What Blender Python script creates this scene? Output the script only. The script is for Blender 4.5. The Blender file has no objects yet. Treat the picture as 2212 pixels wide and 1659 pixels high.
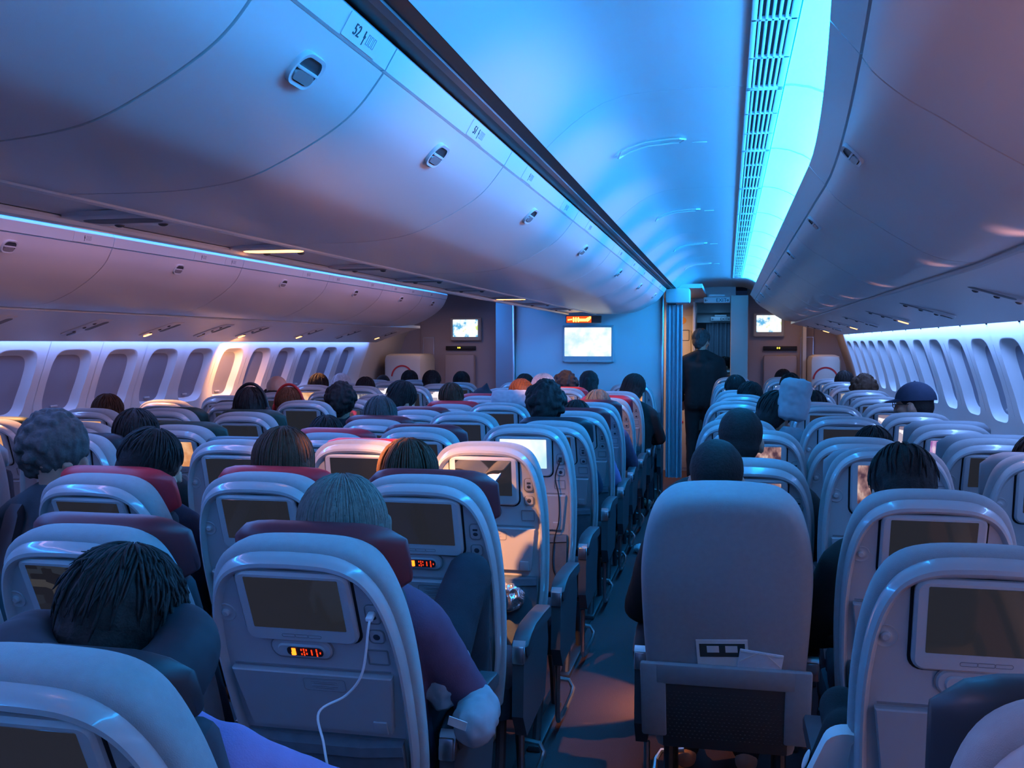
import bpy, bmesh, math, random
from mathutils import Vector, Matrix, Euler, noise
random.seed(7)
R = math.radians
sc = bpy.context.scene
COL = sc.collection

# ------------------------------------------------------------------ camera, world, exposure
cam_d = bpy.data.cameras.new('camera'); cam = bpy.data.objects.new('camera', cam_d); COL.objects.link(cam)
cam_d.sensor_width = 36.0; cam_d.lens = 36.0*2150/2212; cam_d.clip_start = 0.02; cam_d.clip_end = 100
cam.location = (0, 0, 1.56); cam.rotation_euler = (R(90-2.33), 0, R(12.22))
sc.camera = cam
vs = sc.view_settings
vs.view_transform = 'Standard'; vs.look = 'None'; vs.gamma = 1.0; vs.exposure = 0.0; vs.use_curve_mapping = False
world = bpy.data.worlds.new('night'); sc.world = world; world.use_nodes = True
world.node_tree.nodes['Background'].inputs[0].default_value = (0.01, 0.03, 0.10, 1)
world.node_tree.nodes['Background'].inputs[1].default_value = 0.3

# light levels (all tuned here)
COVE = ((0.14, 1.15, 3.3), 17)      # aisle cove diffusers
COVE_L = ((0.06, 0.90, 3.3), 12.0)     # left aisle cove
WASH = ((0.36, 0.72, 2.2), 10)
WASH_R = ((0.40, 0.85, 2.2), 20)       # wash strips above the windows
READ = (1.0, 0.42, 0.14)              # reading lamps and warm fill beams

# lit reading lamps, a floor lamp and added fill beams: (x, y, z, target, watts, cone deg, blend)
SPOTS = [
 (-1.38, 2.96, 1.82, (-0.92, 3.58, 0.95), 90, 50, .45),
 (-1.48, 2.42, 1.82, (-0.92, 3.60, 0.76), 480, 23, .5),  # added beam, fills in the seat where the book shades it
 (-1.40, 2.96, 1.82, (-1.45, 3.60, 1.0), 50, 50, .6),
 (-1.32, 6.52, 1.835, (-1.15, 7.60, 0.9), 70, 60, .6),
 (-3.92, 7.63, 1.60, (-4.30, 8.10, 1.2), 70, 80, .8),
 (-3.96, 6.18, 1.60, (-3.6, 6.2, 0.8), 70, 60, .6),
 (-3.97, 8.72, 1.60, (-3.6, 9.0, 0.8), 50, 60, .6),
 (-3.98, 10.9, 1.60, (-3.6, 11.0, 0.8), 40, 70, .6),
 (0.93, 3.80, 1.69, (0.75, 3.6, 0.6), 4, 60, .6),
 (0.92, 6.53, 1.69, (0.6, 6.6, 0.8), 8, 60, .6),
 (0.90, 8.97, 1.69, (0.6, 9.3, 0.8), 8, 60, .6),
 (0.93, 2.50, 1.69, (1.12, 2.45, 0.5), 200, 50, .4),  # added beam out of view, its bounce warms the right bins
 (0.93, 1.10, 1.69, (1.10, 1.20, 0.5), 200, 60, .4),  # second added beam out of view for the same pink bounce
 (-0.215, 4.26, 0.27, (-0.52, 4.28, 0.0), 13, 74, .15),  # amber courtesy lamp low on the aisle seat, shines on the floor
 (-1.38, 8.6, 1.835, (-1.6, 8.9, 0.8), 25, 60, .6),
 (-3.88, 4.6, 1.62, (-3.5, 4.3, 0.7), 70, 60, .6),
]
for i, (x, y, z, t, w, cone, bl) in enumerate(SPOTS):
    ld = bpy.data.lights.new('reading_and_fill_beam', 'SPOT'); lo = bpy.data.objects.new('reading_and_fill_beam', ld); COL.objects.link(lo)
    ld.energy = w; ld.color = READ; ld.spot_size = R(cone); ld.spot_blend = bl; ld.shadow_soft_size = .015
    lo.location = (x, y, z); d = Vector(t)-Vector((x, y, z)); lo.rotation_euler = d.to_track_quat('-Z', 'Y').to_euler()
# warm fill spots added at the bin rails to tint the bin faces pink
UP = [((-1.56, 1.84), (-3.2, 2.02), 58, 14, (-.5, 1.0, 2.5, 3.6, 4.7, 5.8, 6.9, 8.0, 9.1)),
      ((-1.24, 1.83), (.55, 1.98), 52, 38, (-1.2, -.5, .2, .9)),
      ((.80, 1.69), (-.95, 1.93), 30, 27, (2.3, 3.2, 4.3, 5.4, 6.5, 7.6, 8.7))]
for (ax, az), (bx, bz), cone, w, ys in UP:
    for y in ys:
        ld = bpy.data.lights.new('bin_fill_spot', 'SPOT'); lo = bpy.data.objects.new('bin_fill_spot', ld); COL.objects.link(lo)
        ld.energy = w; ld.color = (1, .46, .40); ld.spot_size = R(cone*1.6); ld.spot_blend = .9; ld.shadow_soft_size = .03
        lo.location = (ax, y, az); lo.rotation_euler = (Vector((bx, y, bz))-Vector((ax, y, az))).to_track_quat('-Z', 'Y').to_euler()
# warm galley lamp behind the bulkhead
def area(name, loc, rot, sx, sy, e, col):
    ld = bpy.data.lights.new(name, 'AREA'); lo = bpy.data.objects.new(name, ld); COL.objects.link(lo)
    ld.shape = 'RECTANGLE'; ld.size = sx; ld.size_y = sy; ld.energy = e; ld.color = col; lo.location = loc; lo.rotation_euler = rot
    return lo
area('galley_lamp', (-0.95, 11.6, 2.0), (0, 0, 0), .5, .8, 16, (1, .55, .22))
area('door_lamp', (0.75, 11.9, 2.02), (0, 0, 0), .3, .3, 2.2, (1, .55, .3))
area('door_lamp', (-3.5, 11.6, 2.02), (0, 0, 0), .4, .4, 3.0, (1, .6, .45))

# ------------------------------------------------------------------ materials
MATS = {}
def mat(name, col, rough=.5, spec=.5, metal=0, noise_s=0, noise_a=0, bump=0, bump_s=200, emit=None, es=1, coat=0, alpha=1, sheen=0):
    if name in MATS: return MATS[name]
    m = bpy.data.materials.new(name); m.use_nodes = True; nt = m.node_tree; b = nt.nodes['Principled BSDF']
    b.inputs['Base Color'].default_value = (*col, 1); b.inputs['Roughness'].default_value = rough
    b.inputs['Specular IOR Level'].default_value = spec; b.inputs['Metallic'].default_value = metal
    b.inputs['Coat Weight'].default_value = coat; b.inputs['Sheen Weight'].default_value = sheen
    if emit: b.inputs['Emission Color'].default_value = (*emit, 1); b.inputs['Emission Strength'].default_value = es
    if alpha < 1: b.inputs['Alpha'].default_value = alpha
    if noise_a or bump:
        tc = nt.nodes.new('ShaderNodeTexCoord')
    if noise_a:
        n = nt.nodes.new('ShaderNodeTexNoise'); n.inputs['Scale'].default_value = noise_s; n.inputs['Detail'].default_value = 4
        nt.links.new(tc.outputs['Object'], n.inputs['Vector'])
        mx = nt.nodes.new('ShaderNodeMix'); mx.data_type = 'RGBA'
        mx.inputs[6].default_value = (*[c*(1-noise_a) for c in col], 1); mx.inputs[7].default_value = (*[min(1, c*(1+noise_a)) for c in col], 1)
        nt.links.new(n.outputs['Fac'], mx.inputs[0]); nt.links.new(mx.outputs[2], b.inputs['Base Color'])
    if bump:
        n2 = nt.nodes.new('ShaderNodeTexNoise'); n2.inputs['Scale'].default_value = bump_s; n2.inputs['Detail'].default_value = 3
        nt.links.new(tc.outputs['Object'], n2.inputs['Vector'])
        bp = nt.nodes.new('ShaderNodeBump'); bp.inputs['Strength'].default_value = bump; bp.inputs['Distance'].default_value = .004
        nt.links.new(n2.outputs['Fac'], bp.inputs['Height']); nt.links.new(bp.outputs['Normal'], b.inputs['Normal'])
    MATS[name] = m
    return m
def emat(name, col, s=1):
    if name in MATS: return MATS[name]
    m = bpy.data.materials.new(name); m.use_nodes = True; nt = m.node_tree; nt.nodes.clear()
    o = nt.nodes.new('ShaderNodeOutputMaterial'); e = nt.nodes.new('ShaderNodeEmission')
    e.inputs[0].default_value = (*col, 1); e.inputs[1].default_value = s; nt.links.new(e.outputs[0], o.inputs[0])
    MATS[name] = m
    return m
def screen_mat(name, stops, scale, stretch=(1, 1, 1), s=1, kind='noise'):
    """a picture on a lit screen: procedural colour blobs that glow"""
    m = bpy.data.materials.new(name); m.use_nodes = True; nt = m.node_tree; b = nt.nodes['Principled BSDF']
    b.inputs['Base Color'].default_value = (.01, .01, .012, 1); b.inputs['Roughness'].default_value = .15
    tc = nt.nodes.new('ShaderNodeTexCoord'); mp = nt.nodes.new('ShaderNodeMapping'); mp.inputs['Scale'].default_value = stretch
    nt.links.new(tc.outputs['Object'], mp.inputs['Vector'])
    if kind == 'noise':
        n = nt.nodes.new('ShaderNodeTexNoise'); n.inputs['Scale'].default_value = scale; n.inputs['Detail'].default_value = 3
        out = n.outputs['Fac']
    else:
        n = nt.nodes.new('ShaderNodeTexVoronoi'); n.inputs['Scale'].default_value = scale; n.distance = 'CHEBYCHEV'; out = n.outputs['Color']
    nt.links.new(mp.outputs['Vector'], n.inputs['Vector'])
    cr = nt.nodes.new('ShaderNodeValToRGB'); el = cr.color_ramp.elements
    for i, (p, c) in enumerate(stops):
        e = el[i] if i < 2 else el.new(p)
        e.position = p; e.color = (*c, 1)
    nt.links.new(out, cr.inputs[0]); nt.links.new(cr.outputs[0], b.inputs['Emission Color']); b.inputs['Emission Strength'].default_value = s
    MATS[name] = m
    return m

M = dict(
 shell=mat('seat_shell_plastic', (.40, .40, .41), .24, .5, noise_s=6, noise_a=.05, bump=.04, bump_s=900, coat=.5),
 cover=mat('seat_cover_fabric', (.29, .29, .30), .85, .2, noise_s=60, noise_a=.10, bump=.35, bump_s=700, sheen=.2),
 bezel=mat('monitor_bezel_plastic', (.42, .42, .43), .38, .4),
 gap=mat('dark_gap_ring', (.012, .012, .015), .7, .2),  # near-black plate behind the bezel, forms its dark border
 black=mat('black_plastic', (.015, .015, .018), .45, .4),
 off=mat('screen_glass_off', (.010, .010, .012), .06, .8, emit=(.015, .016, .021), es=1),  # faint emission painted in to lift the black of dark screens
 tray=mat('tray_plastic', (.33, .33, .34), .42, .4, noise_s=8, noise_a=.05),
 groove=mat('moulded_groove', (.20, .20, .21), .6, .3),
 red=mat('headrest_red_leather', (.50, .022, .035), .5, .4, noise_s=14, noise_a=.2),
 maroon=mat('headrest_maroon_leather', (.14, .024, .032), .5, .4, noise_s=14, noise_a=.2),
 navy=mat('headrest_dark_leather', (.022, .028, .036), .5, .4, noise_s=14, noise_a=.2),
 green=mat('headrest_green_leather', (.02, .045, .035), .55, .4, noise_s=14, noise_a=.2),
 bluecloth=mat('headrest_pale_cover', (.26, .27, .29), .9, .2, noise_s=20, noise_a=.1),
 pocketcloth=mat('pocket_fabric', (.10, .12, .14), .9, .2, noise_s=40, noise_a=.2),
 cushion=mat('seat_cushion_fabric', (.06, .06, .075), .9, .2, noise_s=40, noise_a=.2),
 metal=mat('brushed_metal', (.55, .56, .58), .28, .5, metal=1),
 dmetal=mat('dark_frame', (.03, .03, .035), .45, .4),
 arm=mat('armrest_rubber', (.05, .055, .065), .5, .4),
 bin=mat('bin_plastic', (.66, .60, .59), .32, .5, noise_s=3, noise_a=.04, bump=.05, bump_s=700),
 bin2=mat('bin_lip_plastic', (.62, .62, .63), .35, .5),
 latchd=mat('latch_recess', (.05, .045, .05), .4, .5),
 latch=mat('latch_handle', (.35, .30, .30), .25, .5, metal=.3),
 ceil=mat('ceiling_panel', (.62, .62, .63), .28, .5, noise_s=2, noise_a=.03),
 vent=mat('vent_plastic', (.60, .61, .62), .4, .4),
 wall=mat('sidewall_plastic', (.66, .65, .65), .45, .4, noise_s=4, noise_a=.04),
 pane=mat('window_shade', (.24, .24, .29), .55, .3, noise_s=5, noise_a=.1),
 carpet=mat('carpet', (.085, .055, .060), .95, .1, noise_s=300, noise_a=.45, bump=.6, bump_s=500),
 track=mat('floor_track', (.012, .012, .014), .6, .3),
 bulk=mat('bulkhead_laminate', (.58, .59, .60), .42, .4, noise_s=3, noise_a=.03),
 galley=mat('galley_laminate', (.55, .50, .45), .45, .4, noise_s=3, noise_a=.05),
 mon=mat('monument_laminate', (.40, .34, .36), .5, .4, noise_s=4, noise_a=.06),
 curtain=mat('curtain_cloth', (.32, .36, .42), .9, .2, noise_s=30, noise_a=.12),
 redprint=mat('red_print', (.55, .03, .03), .5, .3),
 ink=mat('dark_ink', (.03, .035, .05), .6, .3),
 faint=mat('faint_ink', (.30, .32, .36), .6, .3),
 paper=mat('paper', (.72, .70, .66), .8, .2),
 cable_w=mat('white_cable', (.75, .75, .75), .4, .4),
 amber=emat('amber_digits', (1.0, .16, .01), 4.0),
 amber_lo=emat('red_digits', (1.0, .05, .01), 1.3),
 lens_on=emat('lamp_lens_lit', (1.0, .36, .10), 7.0),
 lens_off=mat('lamp_lens_off', (.10, .09, .09), .25, .5),
 covep=mat('cove_panel', (.82, .84, .85), .5, .3, emit=(.012, 1.12, 3.3), es=6.9),
 cove=emat('cove_glow', COVE[0], COVE[1]),
 cove_l=emat('cove_glow_left', COVE_L[0], COVE_L[1]),
 wash_r=emat('window_wash_glow_right', WASH_R[0], WASH_R[1]),
 wash=emat('window_wash_glow', WASH[0], WASH[1]),
)
SCR = dict(
 off=M['off'],
 white=screen_mat('screen_pale_map', [(.35, (.55, .85, .95)), (.55, (1, 1, .98)), (.8, (.85, .95, .85))], 7, (1, 1, 1), 1.05),
 map=screen_mat('screen_route_map', [(.40, (.12, .45, .75)), (.46, (.80, .95, 1)), (.60, (1, 1, .97)), (.70, (.60, .80, .20))], 9, (1, 1, 1), 1.1),
 pink=screen_mat('screen_pink_scene', [(.42, (.05, .06, .08)), (.52, (.50, .05, .12)), (.7, (.75, .12, .25))], 18, (1, 1, .6), .8),
 film=screen_mat('screen_film_scene', [(.40, (.10, .05, .08)), (.55, (.45, .25, .25)), (.7, (1, .75, .65))], 24, (1.4, 1, .7), .8),
 list=screen_mat('screen_menu_list', [(.35, (.25, .20, .28)), (.5, (.55, .48, .58)), (.6, (.98, .92, .95))], 22, (.4, 1, 1.6), 1.0, 'vor'),
 city=screen_mat('screen_grey_city', [(.38, (.16, .15, .2)), (.52, (.35, .30, .34)), (.7, (.9, .9, .85))], 30, (1.6, 1, .5), .8),
 warm=screen_mat('screen_warm_scene', [(.35, (.75, .3, .12)), (.55, (1, .55, .3)), (.75, (.95, .75, .6))], 12, (1, 1, 1), .9),
 purple=screen_mat('screen_purple_show', [(.35, (.3, .1, .4)), (.5, (.6, .35, .7)), (.65, (1, .8, .9))], 26, (2, 1, .6), .9),
 dimui=screen_mat('screen_dim_menu', [(.45, (.02, .02, .025)), (.6, (.04, .05, .07)), (.75, (.09, .085, .085))], 26, (.5, 1, 1.4), .45, 'vor'),
)

# ------------------------------------------------------------------ mesh builder
class MB:
    def __init__(s): s.v = []; s.f = []; s.m = []
    def add(s, vs_, fs, mi=0):
        o = len(s.v); s.v += [tuple(v) for v in vs_]
        for f in fs: s.f.append([i+o for i in f]); s.m.append(mi)
        return s
    def box(s, c, d, mi=0, bev=0.0, rot=None):
        bm = bmesh.new(); bmesh.ops.create_cube(bm, size=1)
        for v in bm.verts: v.co = Vector((v.co.x*d[0], v.co.y*d[1], v.co.z*d[2]))
        if bev: bmesh.ops.bevel(bm, geom=list(bm.edges), offset=bev, segments=2, profile=.5, affect='EDGES')
        mt = Matrix.Translation(c)
        if rot: mt = mt @ Euler(rot).to_matrix().to_4x4()
        return s.bm(bm, mt, mi)
    def bm(s, bm, mt=None, mi=0):
        bm.verts.index_update()
        vs_ = [(mt @ v.co if mt else v.co) for v in bm.verts]
        s.add(vs_, [[v.index for v in f.verts] for f in bm.faces], mi); bm.free()
        return s
    def ell(s, c, r, mi=0, rot=None, seg=20, rings=14, mt0=None):
        bm = bmesh.new(); bmesh.ops.create_uvsphere(bm, u_segments=seg, v_segments=rings, radius=1)
        mt = Matrix.Translation(c)
        if rot: mt = mt @ Euler(rot).to_matrix().to_4x4()
        mt = mt @ Matrix.Diagonal((*r, 1))
        if mt0 is not None: mt = mt0 @ mt
        return s.bm(bm, mt, mi)
    def rings(s, rs, mi=0, cap0=True, cap1=True, closed=True):
        n = len(rs[0]); o = len(s.v)
        for r in rs: s.v += [tuple(p) for p in r]
        for k in range(len(rs)-1):
            for i in range(n if closed else n-1):
                j = (i+1) % n
                s.f.append([o+k*n+i, o+k*n+j, o+(k+1)*n+j, o+(k+1)*n+i]); s.m.append(mi)
        if cap0: s.f.append([o+i for i in range(n)][::-1]); s.m.append(mi)
        if cap1: s.f.append([o+(len(rs)-1)*n+i for i in range(n)]); s.m.append(mi)
        return s
    def tube(s, pts, r, mi=0, seg=8, cap=True):
        pts = [Vector(p) for p in pts]; rs = []
        rad = r if isinstance(r, (list, tuple)) else [r]*len(pts)
        up = None
        for i, p in enumerate(pts):
            t = (pts[min(i+1, len(pts)-1)]-pts[max(i-1, 0)]).normalized()
            if up is None: up = t.orthogonal().normalized()
            a = (up-t*up.dot(t))
            a = a.normalized() if a.length > 1e-6 else t.orthogonal().normalized()
            up = a; b = t.cross(a)
            rs.append([p+(a*math.cos(2*math.pi*k/seg)+b*math.sin(2*math.pi*k/seg))*rad[i] for k in range(seg)])
        return s.rings(rs, mi, cap, cap)
    def capsule(s, p0, p1, r0, r1, seg=14):
        p0 = Vector(p0); p1 = Vector(p1); d = (p1-p0); L = d.length; t = d.normalized()
        pts = []; rr = []
        for k in range(5):
            a = math.pi/2*(1-k/4); pts.append(p0-t*r0*math.sin(a)); rr.append(max(.0008, r0*math.cos(a)))
        for k in range(5):
            a = math.pi/2*k/4; pts.append(p1+t*r1*math.sin(a)); rr.append(max(.0008, r1*math.cos(a)))
        a = t.orthogonal().normalized(); b = t.cross(a)
        return s.rings([[p+(a*math.cos(2*math.pi*k/seg)+b*math.sin(2*math.pi*k/seg))*q for k in range(seg)] for p, q in zip(pts, rr)])
    def sweep(s, prof, y0, y1, mi=0, closed=True, cap=True, off=None, n=1):
        ys = [y0+(y1-y0)*i/n for i in range(n+1)]
        return s.rings([[(x+(off(y) if off else 0), y, z) for x, z in prof] for y in ys], mi, cap and closed, cap and closed, closed)
    def build(s, name, mats, parent=None, ang=35, mt=None):
        me = bpy.data.meshes.new(name); me.from_pydata(s.v, [], s.f)
        for m in (mats if isinstance(mats, (list, tuple)) else [mats]): me.materials.append(m)
        bm = bmesh.new(); bm.from_mesh(me); bm.faces.ensure_lookup_table()
        for f, mi in zip(bm.faces, s.m): f.material_index = mi; f.smooth = True
        bmesh.ops.recalc_face_normals(bm, faces=bm.faces); bm.to_mesh(me); bm.free()
        if ang: me.set_sharp_from_angle(angle=R(ang))
        if name is None: return me
        o = bpy.data.objects.new(name, me); COL.objects.link(o)
        if parent is not None: o.parent = parent
        if mt is not None: o.matrix_basis = mt
        return o
    def mesh(s, name, mats, ang=35):
        o = s.build(name, mats, ang=ang); me = o.data; bpy.data.objects.remove(o); return me

def tag(o, label=None, cat=None, group=None, kind=None):
    if label: o['label'] = label
    if cat: o['category'] = cat
    if group: o['group'] = group
    if kind: o['kind'] = kind
    return o
def empty(name, loc=(0, 0, 0), rot=(0, 0, 0)):
    o = bpy.data.objects.new(name, None); COL.objects.link(o); o.location = loc; o.rotation_euler = rot; o.empty_display_size = .05
    return o
def inst(name, me, parent=None, loc=None, rot=None, mt=None):
    o = bpy.data.objects.new(name, me); COL.objects.link(o)
    if parent is not None: o.parent = parent
    if loc is not None: o.location = loc
    if rot is not None: o.rotation_euler = rot
    if mt is not None: o.matrix_basis = mt
    return o
def rrect(w, h, r, seg=5):
    pts = []
    for cx, cz, a0 in ((w/2-r, h/2-r, 0), (-w/2+r, h/2-r, 90), (-w/2+r, -h/2+r, 180), (w/2-r, -h/2+r, 270)):
        for k in range(seg+1):
            a = R(a0+90*k/seg); pts.append((cx+r*math.cos(a), cz+r*math.sin(a)))
    return pts
def plate(mb, cx, cz, w, h, r, y0, y1, mi=0, bev=.003):
    """rounded plate whose face looks towards -Y, from depth y0 (back) to y1 (front)"""
    P = rrect(w, h, r); Q = rrect(w-2*bev, h-2*bev, max(.001, r-bev))
    mb.rings([[(cx+x, y0, cz+z) for x, z in P], [(cx+x, y1+bev*(1 if y1 < y0 else -1), cz+z) for x, z in P], [(cx+x, y1, cz+z) for x, z in Q]], mi)
def frame(mb, cx, cz, w, h, r, t, y0, y1, mi=0):
    """raised rounded outline of stroke t"""
    P = rrect(w, h, r); Q = rrect(w-2*t, h-2*t, max(.001, r-t))
    mb.rings([[(cx+x, y0, cz+z) for x, z in P], [(cx+x, y1, cz+z) for x, z in P], [(cx+x, y1, cz+z) for x, z in Q], [(cx+x, y0, cz+z) for x, z in Q]], mi, False, False)
def catmull(pts, n):
    out = []
    P = [pts[0]]+list(pts)+[pts[-1]]
    for i in range(1, len(P)-2):
        for k in range(n):
            t = k/n; p0, p1, p2, p3 = P[i-1], P[i], P[i+1], P[i+2]
            out.append(tuple(.5*((2*p1[a])+(-p0[a]+p2[a])*t+(2*p0[a]-5*p1[a]+4*p2[a]-p3[a])*t*t+(-p0[a]+3*p1[a]-3*p2[a]+p3[a])*t**3) for a in range(len(p1))))
    out.append(tuple(pts[-1]))
    return out
def text_mesh(s, size, name='lettering', depth=.0006):
    cu = bpy.data.curves.new(name, 'FONT'); cu.body = s; cu.size = size; cu.extrude = depth; cu.align_x = 'CENTER'; cu.align_y = 'CENTER'
    o = bpy.data.objects.new(name, cu); COL.objects.link(o)
    dg = bpy.context.evaluated_depsgraph_get(); me = bpy.data.meshes.new_from_object(o.evaluated_get(dg))
    bpy.data.objects.remove(o); bpy.data.curves.remove(cu)
    return me
def remesh(mb, name, mats, vox=.008, smooth=4, jitter=None):
    o = mb.build(name+'_tmp', mats, ang=0)
    md = o.modifiers.new('r', 'REMESH'); md.mode = 'VOXEL'; md.voxel_size = vox; md.use_smooth_shade = True
    if smooth:
        ms = o.modifiers.new('s', 'SMOOTH'); ms.iterations = smooth; ms.factor = .5
    dg = bpy.context.evaluated_depsgraph_get(); me = bpy.data.meshes.new_from_object(o.evaluated_get(dg))
    old = o.data; bpy.data.objects.remove(o); bpy.data.meshes.remove(old); me.name = name
    me.materials.clear()
    for m in (mats if isinstance(mats, (list, tuple)) else [mats]): me.materials.append(m)
    if jitter:
        for v in me.vertices: v.co = jitter(v.co.copy(), v.normal.copy())
    for p in me.polygons: p.use_smooth = True; p.material_index = 0
    me.update()
    return me

# ================================================================== THE SETTING
YB = -2.2                     # rear wall behind the photographer
MIR = -2.80                   # x -> MIR - x mirrors the right aisle onto the left one
def interp(tab, z):
    for (z0, x0), (z1, x1) in zip(tab, tab[1:]):
        if min(z0, z1) <= z <= max(z0, z1): return x0+(x1-x0)*(z-z0)/(z1-z0)
    return tab[0][1] if abs(z-tab[0][0]) < abs(z-tab[-1][0]) else tab[-1][1]
WR = [(1.70, 1.262), (1.66, 1.268), (1.5, 1.32), (1.3, 1.385), (1.1, 1.43), (.9, 1.45), (.5, 1.44), (.2, 1.40), (-.02, 1.36)]
WL = [(1.64, -4.185), (1.58, -4.20), (1.42, -4.26), (1.2, -4.34), (1.0, -4.38), (.8, -4.40), (.4, -4.38), (-.02, -4.30)]

def struct(o): o['kind'] = 'structure'; return o
mb = MB().box((-1.5, 8, -.03), (6.4, 20.6, .06)); struct(mb.build('floor', M['carpet']))
mb = MB().box((-.75, 5, .002), (.022, 14, .006)); struct(mb.build('trim_1', M['track']))
mb = MB().box((-2.05, 5, .002), (.022, 14, .006)); struct(mb.build('trim_2', M['track']))
mb = MB().box((-1.5, YB-.03, 1.15), (6.4, .06, 2.4)); struct(mb.build('wall_back', M['bulk']))

# ---- sidewalls with window reveals
def side_wall(tag_, tab, sgn, centers, pitch, zc, hh, zlo, zhi, y_end, widx):
    wall = MB()
    N = 48; w = .40; rt = .15
    def X(z, push=0): return interp(tab, z)+sgn*push
    # window outline (y,z) relative to centre
    hole = []
    for k in range(N):
        a = 2*math.pi*k/N
        c, s = math.cos(a), math.sin(a); e = 2/4.2
        hole.append((w/2*abs(c)**e*(1 if c >= 0 else -1)*(1 if s >= 0 else .97), hh/2*abs(s)**e*(1 if s >= 0 else -1)))
    for yc in centers:
        hy = pitch/2-.0015
        outer = []
        for (y, z) in hole:
            zz = z+zc
            k = min(hy/abs(y) if abs(y) > 1e-6 else 9e9, ((zhi-zc) if z > 0 else (zc-zlo))/abs(z) if abs(z) > 1e-6 else 9e9)
            outer.append((y*k, z*k))
        rings = []
        for t in (0, .33, .66, .93):
            rings.append([(X(zc+o[1]+(h[1]-o[1])*t), yc+o[0]+(h[0]-o[0])*t, zc+o[1]+(h[1]-o[1])*t) for o, h in zip(outer, hole)])
        for sc_, push in ((1.0, .0), (.97, .012), (.90, .040), (.84, .058)):
            rings.append([(X(zc+h[1]*sc_, push), yc+h[0]*sc_, zc+h[1]*sc_) for h in hole])
        wall.rings(rings, 0, False, False)
        # corner fill of the cell rectangle
    # lower wall, sill and thin joint strips behind
    pz = [z for z, x in tab if z <= zlo]
    prof = [(X(zlo), zlo)]+[(x, z) for z, x in tab if z < zlo]
    wall.sweep(prof, YB, y_end, closed=False, cap=False)
    y0 = min(centers)-pitch/2; y1 = max(centers)+pitch/2
    full = [(X(zhi-(zhi-zlo)*i/8), zhi-(zhi-zlo)*i/8) for i in range(9)]
    wall.sweep([(x+sgn*.003, z) for x, z in full], y1-.002, y_end, closed=False, cap=False)
    wall.sweep([(x+sgn*.003, z) for x, z in full], YB, y0+.002, closed=False, cap=False)
    wall.sweep([(x+sgn*.075, z) for x, z in full], YB, y_end, closed=False, cap=False)
    struct(wall.build('wall_'+tag_, M['wall'], ang=50))
    for i, yc in enumerate(centers):
        p = MB(); sc_ = .845
        p.rings([[(X(zc+h[1]*sc_, .056), yc+h[0]*sc_, zc+h[1]*sc_) for h in hole], [(X(zc+h[1]*.5, .064), yc+h[0]*.5, zc+h[1]*.5) for h in hole]], 0, False, True)
        o = struct(p.build('window_%d' % (widx+i), M['pane']))
        t = MB().box((X(zc-hh*.36, .05), yc, zc-hh*.36), (.012, .07, .014), 0, .004)
        struct(t.build('shade_tab', M['bezel'], o))
LW = [5.3+.545*k for k in range(-9, 11)]
RWn = [5.11+.58*k for k in range(-8, 12)]
side_wall('left', WL, -1, LW, .545, 1.30, .44, .90, 1.60, 11.35, 1)
side_wall('right', WR, 1, RWn, .58, 1.365, .44, .95, 1.66, 11.75, 30)

# ---- ceilings over both aisles
CE = [(-.500, 2.104), (-.473, 2.13), (-.43, 2.166), (-.39, 2.195), (-.34, 2.222), (-.28, 2.240), (-.2, 2.247), (-.08, 2.249), (.042, 2.247)]
def shell(prof, th):
    # thin closed shell: profile plus a copy pushed up
    return list(prof)+[(x, z+th) for x, z in reversed(prof)]
def mirror(prof): return [(MIR-x, z) for x, z in prof]
JY = [YB, -.74, 1.01, 2.76, 4.51, 6.26, 8.01, 9.76, 11.51, 12.4]
for side, f in (('right', lambda p: p), ('left', mirror)):
    mb = MB()
    for a, b in zip(JY, JY[1:]): mb.sweep(f(shell(CE, .012)), a+.0015, b-.0015)
    mb.sweep(f([(x, z+.02) for x, z in CE]), YB, 12.4, 1, closed=False)
    struct(mb.build('ceiling_'+side, [M['ceil'], M['vent']]))
    # service hatches moulded into the curved part
# roof above the bins, keeps the cabin closed
mb = MB().box((-1.5, 8, 2.52), (6.4, 20.6, .04)); struct(mb.build('ceiling', M['black']))
# moulded hand-hold hatches and small maker plates on the ceiling curve
def on_profile(prof, s):
    L = [math.hypot(b[0]-a[0], b[1]-a[1]) for a, b in zip(prof, prof[1:])]; t = s*sum(L)
    for (a, b), l in zip(zip(prof, prof[1:]), L):
        if t <= l: k = t/l; return (a[0]+(b[0]-a[0])*k, a[1]+(b[1]-a[1])*k)
        t -= l
    return prof[-1]
for i, y in enumerate((1.62, 3.42, 5.2, 6.95, 8.7)):
    mb = MB(); pts = []
    for ss, dy in ((.30, 0), (.58, 0)): pass
    path = []
    for k in range(15):
        s_ = .30+.34*k/14; x, z = on_profile(CE, s_); path.append((x, z))
    top = [Vector((x+.004, y-.035, z-.006)) for x, z in path]; bot = [Vector((x+.004, y+.035, z-.006)) for x, z in path]
    mb.tube(top+[ (top[-1]+bot[-1])/2+Vector((.02, 0, .004)) ]+bot[::-1]+[(top[0]+bot[0])/2+Vector((-.012, 0, -.014)), top[0]], .0032, 0, 6)
    tag(mb.build('ceiling_hatch', M['ceil']), ['nearest', 'second', 'third', 'fourth', 'farthest'][i]+' oval hatch outline moulded in the curved blue ceiling', 'ceiling hatch', 'oval hatches along the right aisle ceiling')
    mb = MB().box((-.10, y+.05, 2.2435), (.05, .008, .004), 0, .0015)
    tag(mb.build('ceiling_clip', M['vent']), ['nearest', 'second', 'third', 'fourth', 'farthest'][i]+' small flat clip on the blue ceiling beside the hatch', 'ceiling clip', 'small clips on the ceiling')
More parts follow.
